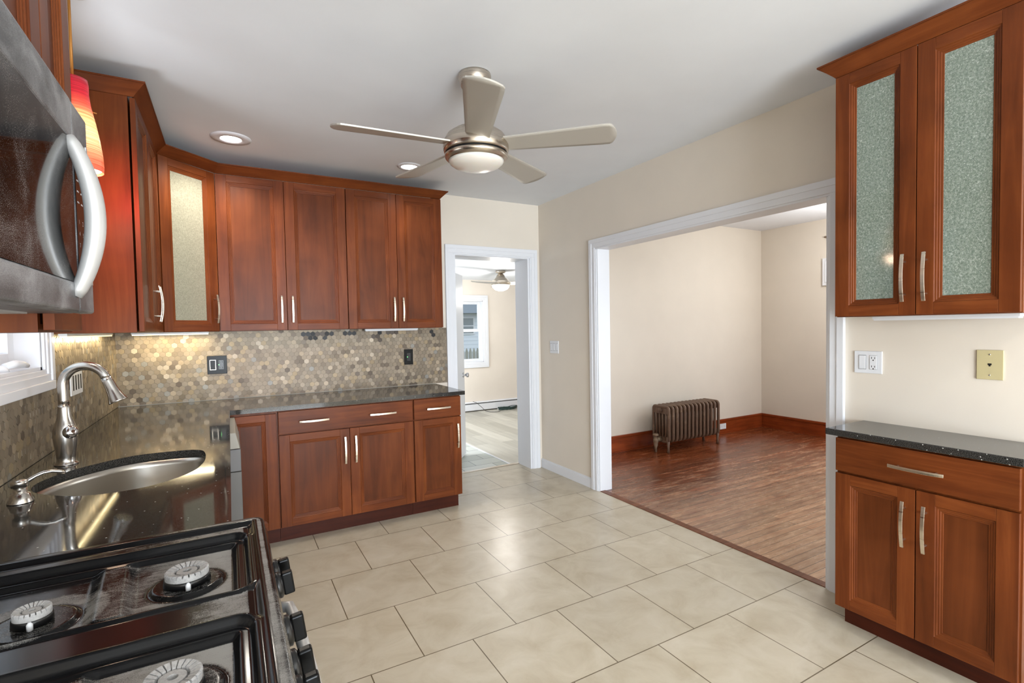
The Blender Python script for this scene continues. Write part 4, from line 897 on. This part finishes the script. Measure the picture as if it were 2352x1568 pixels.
for k, (bx, by) in enumerate(BURN):
    big = (0.86, 0.60, 0.82, 0.86)[k]
    zb = 0.907
    b_ = put('burner', MB().lathe([(0.047 * big, 0.0), (0.046 * big, 0.011), (0.043 * big, 0.013)], (bx, by, zb), seg=40), M_blk, t)
    h_ = MB(); nt = 22; ro, rm_, ri = 0.0435 * big, 0.0405 * big, 0.0255 * big; rings = []
    for i in range(nt):
        for fr, dz in ((-0.13, 0.0), (-0.09, 0.0045), (0.09, 0.0045), (0.13, 0.0), (0.5, 0.0)):
            a = 2 * PI * (i + fr) / nt; c_, s_ = math.cos(a), math.sin(a); zt = zb + 0.0255 - dz
            col = [(ro, zb + 0.0105), (ro, zt - 0.002), (rm_, zt), (ri, zt - 0.003), (ri * 0.96, zb + 0.015), (0.021 * big, zb + 0.015), (0.0205 * big, zb + 0.0215), (0.0085 * big, zb + 0.022), (0.008 * big, zb + 0.013), (0.0003, zb + 0.013)]
            rings.append([h_.bm.verts.new((bx + r * c_, by + r * s_, z)) for r, z in col])
    ns = len(rings)
    for i in range(ns):
        a, b = rings[i], rings[(i + 1) % ns]
        for q in range(len(a) - 1): h_.bm.faces.new([a[q], b[q], b[q + 1], a[q + 1]])
    put('burner_head', h_, M_burner, b_)
    put('igniter', MB().lathe([(0.0045, 0.0), (0.0045, 0.010), (0.002, 0.014)], (bx + 0.004, by - 0.0505 * big, zb), seg=10), M_white, b_)
put('backguard', MB().box(XL + 0.004, RX0 - 0.001, RY0 + 0.01, RY1 - 0.01, 0.80, 1.06), M_blk, t, 0.003)
# front: slanted control panel, knobs, oven door
mb = MB(); mb.hexa([(RX1 - 0.02, RY0 + 0.01, 0.74), (RX1 + 0.015, RY0 + 0.01, 0.74), (RX1 + 0.015, RY1 - 0.006, 0.74), (RX1 - 0.02, RY1 - 0.006, 0.74), (RX1 - 0.02, RY0 + 0.01, 0.872), (RX1 - 0.004, RY0 + 0.01, 0.872), (RX1 - 0.004, RY1 - 0.006, 0.872), (RX1 - 0.02, RY1 - 0.006, 0.872)])
put('control_panel', mb, M_blkgloss, t, 0.002)
put('oven_door', MB().box(RX1 - 0.02, RX1 + 0.012, RY0 + 0.012, RY1 - 0.008, 0.16, 0.73), M_blkgloss, t, 0.004)
put('drawer', MB().box(RX1 - 0.02, RX1 + 0.010, RY0 + 0.012, RY1 - 0.008, 0.03, 0.15), M_blkgloss, t, 0.004)
kn = V((1, 0, 0.13)).normalized()
for ky in (-2.888, -2.962, -3.165, -3.288, -3.365):
    K = V((RX1 + 0.003, ky, 0.815)); kb = put('knob', MB().lathe([(0.030, 0.0), (0.029, 0.014), (0.023, 0.018), (0.02, 0.019)], K, kn, 28), M_blk, t)
    put('grip', MB().obox(K, V((0, 1, 0)), kn.cross(V((0, 1, 0))), kn, -0.009, 0.009, -0.026, 0.026, 0.017, 0.041), M_blkgloss, kb, 0.004, 3)
hp = [V((RX1 + 0.01, -2.83, 0.70))]
for i in range(21):
    a = i / 20; hp.append(V((RX1 + 0.044 + 0.012 * math.sin(PI * a), -2.845 - 0.64 * a, 0.70)))
hp.append(V((RX1 + 0.01, -3.50, 0.70)))
put('oven_handle', MB().tube(hp, 0.0135, 14, up=(0, 0, 1)), M_handle_grey, t)

# ------------------------------------------------------------------ window over the sink
def glazed(name, axis, c, inward, u0, u1, z0, z1, cw, depth, rail=None, wide=0.045):
    """window in a wall; c = inner wall plane, inward = +1/-1 room direction along axis"""
    w = thing(name, name, 'window', (c if axis == 'x' else (u0 + u1) / 2, (u0 + u1) / 2 if axis == 'x' else c, z0)); del w['label']; del w['category']; w['kind'] = 'structure'
    P = (lambda u, z, n: V((c + inward * n, u, z))) if axis == 'x' else (lambda u, z, n: V((u, c + inward * n, z)))
    def bx(mb, a, b, z_a, z_b, n0, n1): mb.hexa([P(a, z_a, n0), P(b, z_a, n0), P(b, z_b, n0), P(a, z_b, n0), P(a, z_a, n1), P(b, z_a, n1), P(b, z_b, n1), P(a, z_b, n1)])
    mb = MB()
    for o, i_, tt in ((cw, 0.55 * cw, 0.024), (0.6 * cw, 0.2 * cw, 0.018), (0.25 * cw, -0.002, 0.012)):
        bx(mb, u0 - o, u0 - i_, z0 - i_, z1 + i_, 0.0005, tt); bx(mb, u1 + i_, u1 + o, z0 - i_, z1 + i_, 0.0005, tt)
        bx(mb, u0 - o, u1 + o, z0 - o, z0 - i_, 0.0005, tt); bx(mb, u0 - o, u1 + o, z1 + i_, z1 + o, 0.0005, tt)
    put('window_casing', mb, M_trim, w, 0.003)
    mb = MB(); e = 0.001
    bx(mb, u0 - e, u0 + 0.014, z0, z1, -depth, 0.0); bx(mb, u1 - 0.014, u1 + e, z0, z1, -depth, 0.0); bx(mb, u0, u1, z0 - e, z0 + 0.014, -depth, 0.0); bx(mb, u0, u1, z1 - 0.014, z1 + e, -depth, 0.0)
    put('window_frame', mb, M_trim, w)
    sashes = [(z0 + 0.014, z1 - 0.014, -depth * 0.55)] if rail is None else [(z0 + 0.014, rail + 0.02, -depth * 0.42), (rail - 0.02, z1 - 0.014, -depth * 0.42 - 0.034)]
    for za, zb, n in sashes:
        mb = MB(); a, b = u0 + 0.014, u1 - 0.014
        bx(mb, a, a + wide, za, zb, n - 0.03, n); bx(mb, b - wide, b, za, zb, n - 0.03, n); bx(mb, a + wide, b - wide, za, za + wide, n - 0.03, n); bx(mb, a + wide, b - wide, zb - wide, zb, n - 0.03, n)
        s = put('sash', mb, M_trim, w, 0.002); g = MB(); bx(g, a + wide, b - wide, za + wide, zb - wide, n - 0.018, n - 0.014); put('glass_pane', g, M_glass, s)
    return w
w = glazed('window_1', 'x', XL, 1, WN[0], WN[1], WN[2], WN[3], 0.082, 0.14, None, 0.06)
put('crank_handle', MB().tube([(XL - 0.03, -1.80, 1.292), (XL - 0.012, -1.76, 1.300), (XL - 0.008, -1.70, 1.296), (XL - 0.006, -1.66, 1.288)], [0.012, 0.014, 0.012, 0.009], 10).lathe([(0.024, 0), (0.02, 0.016), (0.01, 0.024)], (XL - 0.04, -1.80, 1.274), (0, 0, 1), 16), M_white, w)
glazed('window_2', 'y', 3.5, -1, *W2, 0.09, 0.12, 1.36)
glazed('window_3', 'y', 3.5, -1, *W3, 0.09, 0.12, 1.36)
# ------------------------------------------------------------------ door leaf of the back room
dth = thing('door_1', 'door', 'door', (-0.905, 0.262, 0)); del dth['label']; del dth['category']; dth['kind'] = 'structure'
hA = V((-0.905, 0.262, 0)); dd = V((0.604, 0.797, 0)).normalized(); dn = V((dd.y, -dd.x, 0))
put('door_leaf', MB().obox(hA, dd, ZV, dn, 0.004, 0.77, 0.012, 1.975, -0.036, 0.0), M_door, dth, 0.002)
K = hA + dd * 0.705 + ZV * 0.89
put('knob', MB().lathe([(0.03, 0), (0.03, 0.006), (0.012, 0.012), (0.012, 0.03), (0.024, 0.038), (0.027, 0.052), (0.022, 0.062), (0.0, 0.065)], K, dn, 24, cap1=False), M_chrome, dth)

# ------------------------------------------------------------------ back room heater, cord, red plug
t = thing('baseboard_heater', 'long white baseboard heater under the back room windows', 'heater', (0.8, 3.45, 0))
put('cover', MB().box(-1.5, 3.0, 3.43, 3.445, 0.018, 0.122).box(-1.5, 3.0, 3.49, 3.4995, 0.018, 0.155), M_trim, t, 0.002)
mb = MB(); mb.hexa([(-1.5, 3.44, 0.140), (3.0, 3.44, 0.140), (3.0, 3.49, 0.152), (-1.5, 3.49, 0.152), (-1.5, 3.44, 0.146), (3.0, 3.44, 0.146), (3.0, 3.49, 0.158), (-1.5, 3.49, 0.158)]); put('top_flap', mb, M_trim, t)
put('fins', MB().box(-1.48, 2.98, 3.446, 3.489, 0.05, 0.12), M_dark, t)
for fx in (-1.4, 0.4, 1.3, 2.9): put('foot', MB().box(fx, fx + 0.02, 3.44, 3.49, 0.0, 0.02), M_trim, t)
pts = []
for i in range(90):
    a = i * 0.42; rr = 0.14 + 0.03 * math.sin(i * 1.7); pts.append((1.42 + rr * math.cos(a) * 1.1, 3.30 + 0.08 * math.sin(a), 0.012 + 0.05 * (0.5 + 0.5 * math.sin(i * 0.77)) * (0.3 + 0.7 * i / 90)))
tag(put('extension_cord', MB().tube(pts, 0.006, 8), M_cordgreen), 'coiled dark green extension cord on the back room floor by the heater', 'cord')
pts = [(0.83, 3.425, 0.17), (0.86, 3.36, 0.16), (0.93, 3.32, 0.09), (0.985, 3.27, 0.02), (1.04, 3.20, 0.008), (1.10, 3.16, 0.008), (1.17, 3.15, 0.008), (1.22, 3.19, 0.008)]
tag(put('loose_wire', MB().tube(pts, 0.004, 8), M_blk), 'thin black wire trailing from the heater top down to the back room floor', 'wire')
t = thing('power_plug', 'red plug end beside the coiled cord at the back room door jamb', 'plug', (1.66, 3.22, 0.0))
put('shell', MB().lathe([(0.03, 0.0), (0.045, 0.02), (0.045, 0.08), (0.03, 0.11)], (1.66, 3.22, 0.046), (0.9, -0.4, 0), 16), M_red, t); put('socket_face', MB().lathe([(0.028, 0.1105), (0.028, 0.113)], (1.66, 3.22, 0.046), (0.9, -0.4, 0), 16), M_blk, t)

# ------------------------------------------------------------------ radiator
t = thing('radiator', 'old brown cast iron column radiator against the dining room wall', 'radiator', (1.83, -0.19, 0))
NS = 14; xs = [1.448 + i * 0.0615 for i in range(NS)]; YF, YB, ZT, ZB = -0.300, -0.075, 0.495, 0.115
def section(x, leg):
    mb = MB(); r = 0.0165; pts = []
    def arc(cy, cz, a0, a1, R):
        for i in range(6):
            a = math.radians(a0 + (a1 - a0) * i / 5); pts.append((x, cy + R * math.cos(a), cz + R * math.sin(a)))
    arc(YB - 0.03, ZT - 0.03, 0, 90, 0.03); arc(YF + 0.03, ZT - 0.03, 90, 180, 0.03); arc(YF + 0.04, ZB + 0.04, 180, 270, 0.04); arc(YB - 0.04, ZB + 0.04, 270, 360, 0.04)
    mb.tube(pts, r, 10, closed=True, up=(1, 0, 0))
    for k in range(1, 5):
        y = YF + (YB - YF) * k / 5; mb.tube([(x, y, ZB), (x, y, ZT)], 0.0125, 10)
    mb.box(x - 0.011, x + 0.011, YF + 0.004, YB - 0.004, ZT - 0.075, ZT - 0.004); mb.box(x - 0.011, x + 0.011, YF + 0.01, YB - 0.01, ZB, ZB + 0.05)
    mb.tube([(x - 0.0307, (YF + YB) / 2, ZT - 0.04), (x + 0.0307, (YF + YB) / 2, ZT - 0.04)], 0.024, 14); mb.tube([(x - 0.0307, (YF + YB) / 2, ZB + 0.025), (x + 0.0307, (YF + YB) / 2, ZB + 0.025)], 0.024, 14)
    s = put('section', mb, M_radiator, t)
    if leg:
        for y in (YF + 0.012, YB - 0.012): put('leg', MB().tube([(x, y, ZB + 0.06), (x, y, 0.05), (x, y, 0.0)], [0.02, 0.013, 0.017], 10), M_radiator, s)
for i, x in enumerate(xs): section(x, i in (0, NS - 1))
put('end_plug', MB().lathe([(0.030, 0.0), (0.030, 0.012), (0.018, 0.016), (0.012, 0.028)], (xs[0] - 0.014, (YF + YB) / 2, ZT - 0.04), (-1, 0, 0), 20), M_radiator, t)
v_ = put('valve', MB().lathe([(0.013, 0.0), (0.013, 0.05), (0.022, 0.075), (0.024, 0.10), (0.03, 0.115), (0.03, 0.145), (0.016, 0.155), (0.012, 0.175)], (xs[0] - 0.085, (YF + YB) / 2, 0.0), seg=18).tube([(xs[0] - 0.08, (YF + YB) / 2, ZB + 0.02), (xs[0] - 0.016, (YF + YB) / 2, ZB + 0.022)], [0.02, 0.028], 16), M_valve, t)
put('valve_knob', MB().lathe([(0.014, 0.176), (0.032, 0.182), (0.034, 0.192), (0.028, 0.204), (0.0, 0.208)], (xs[0] - 0.085, (YF + YB) / 2, 0.0), seg=18, cap1=False), M_valve, v_)

# ------------------------------------------------------------------ outside the windows
struct('ground', MB().box(-14, 22, -14, 26, -0.6, -0.5), M_lawn)
t = thing('house', 'white sided neighbour house with grey roof seen through the back room window', 'house', (4.0, 14.0, -0.5))
put('walls', MB().box(-1.0, 11.0, 14, 20, -0.5, 2.0), M_siding, t)
sd = MB()
for k in range(16): sd.box(-1.0, 11.0, 13.992, 14.0, -0.45 + k * 0.15, -0.44 + k * 0.15)
put('siding_laps', sd, plain('siding_edge', (190, 198, 210), 0.6), t)
mb = MB(); mb.hexa([(-1.4, 13.5, 1.98), (11.4, 13.5, 1.98), (11.4, 20.5, 1.98), (-1.4, 20.5, 1.98), (-1.4, 16.9, 5.6), (11.4, 16.9, 5.6), (11.4, 17.1, 5.6), (-1.4, 17.1, 5.6)]); put('roof', mb, M_roof, t)
wn = put('window', MB().box(5.15, 5.82, 13.95, 13.984, 1.15, 1.84), M_trim, t); put('pane', MB().box(5.21, 5.76, 13.94, 13.95, 1.2, 1.47).box(5.21, 5.76, 13.94, 13.95, 1.51, 1.79), plain('dim_house_pane', (120, 132, 138), 0.1), wn)
t = thing('picket_fence', 'weathered grey picket fence outside the back room window', 'fence', (3, 9.0, -0.5))
mb = MB()
for k in range(52):
    x = 1.0 + k * 0.115
    mb.prism([(x, 8.98), (x + 0.09, 8.98), (x + 0.09, 9.0), (x, 9.0)], -0.5, 0.70)
    mb.hexa([(x, 8.98, 0.70), (x + 0.09, 8.98, 0.70), (x + 0.09, 9.0, 0.70), (x, 9.0, 0.70), (x + 0.035, 8.98, 0.82), (x + 0.055, 8.98, 0.82), (x + 0.055, 9.0, 0.82), (x + 0.035, 9.0, 0.82)])
put('pickets', mb, M_fence, t); put('rail', MB().box(1, 7.0, 9.001, 9.04, 0.4, 0.49).box(1, 7.0, 9.001, 9.04, -0.3, -0.21), M_fence, t)
t = thing('board_fence', 'pale blue vertical board fence outside the sink window', 'fence', (-6, -1, -0.5))
bf = MB()
for k in range(140): bf.box(-6.02, -6.0, -5 + k * 0.16, -5 + k * 0.16 + 0.145, -0.5, 3.0)
put('boards', bf, M_blue, t); put('rail', MB().box(-6.06, -6.02, -5, 17.4, 2.2, 2.3), M_blue, t)
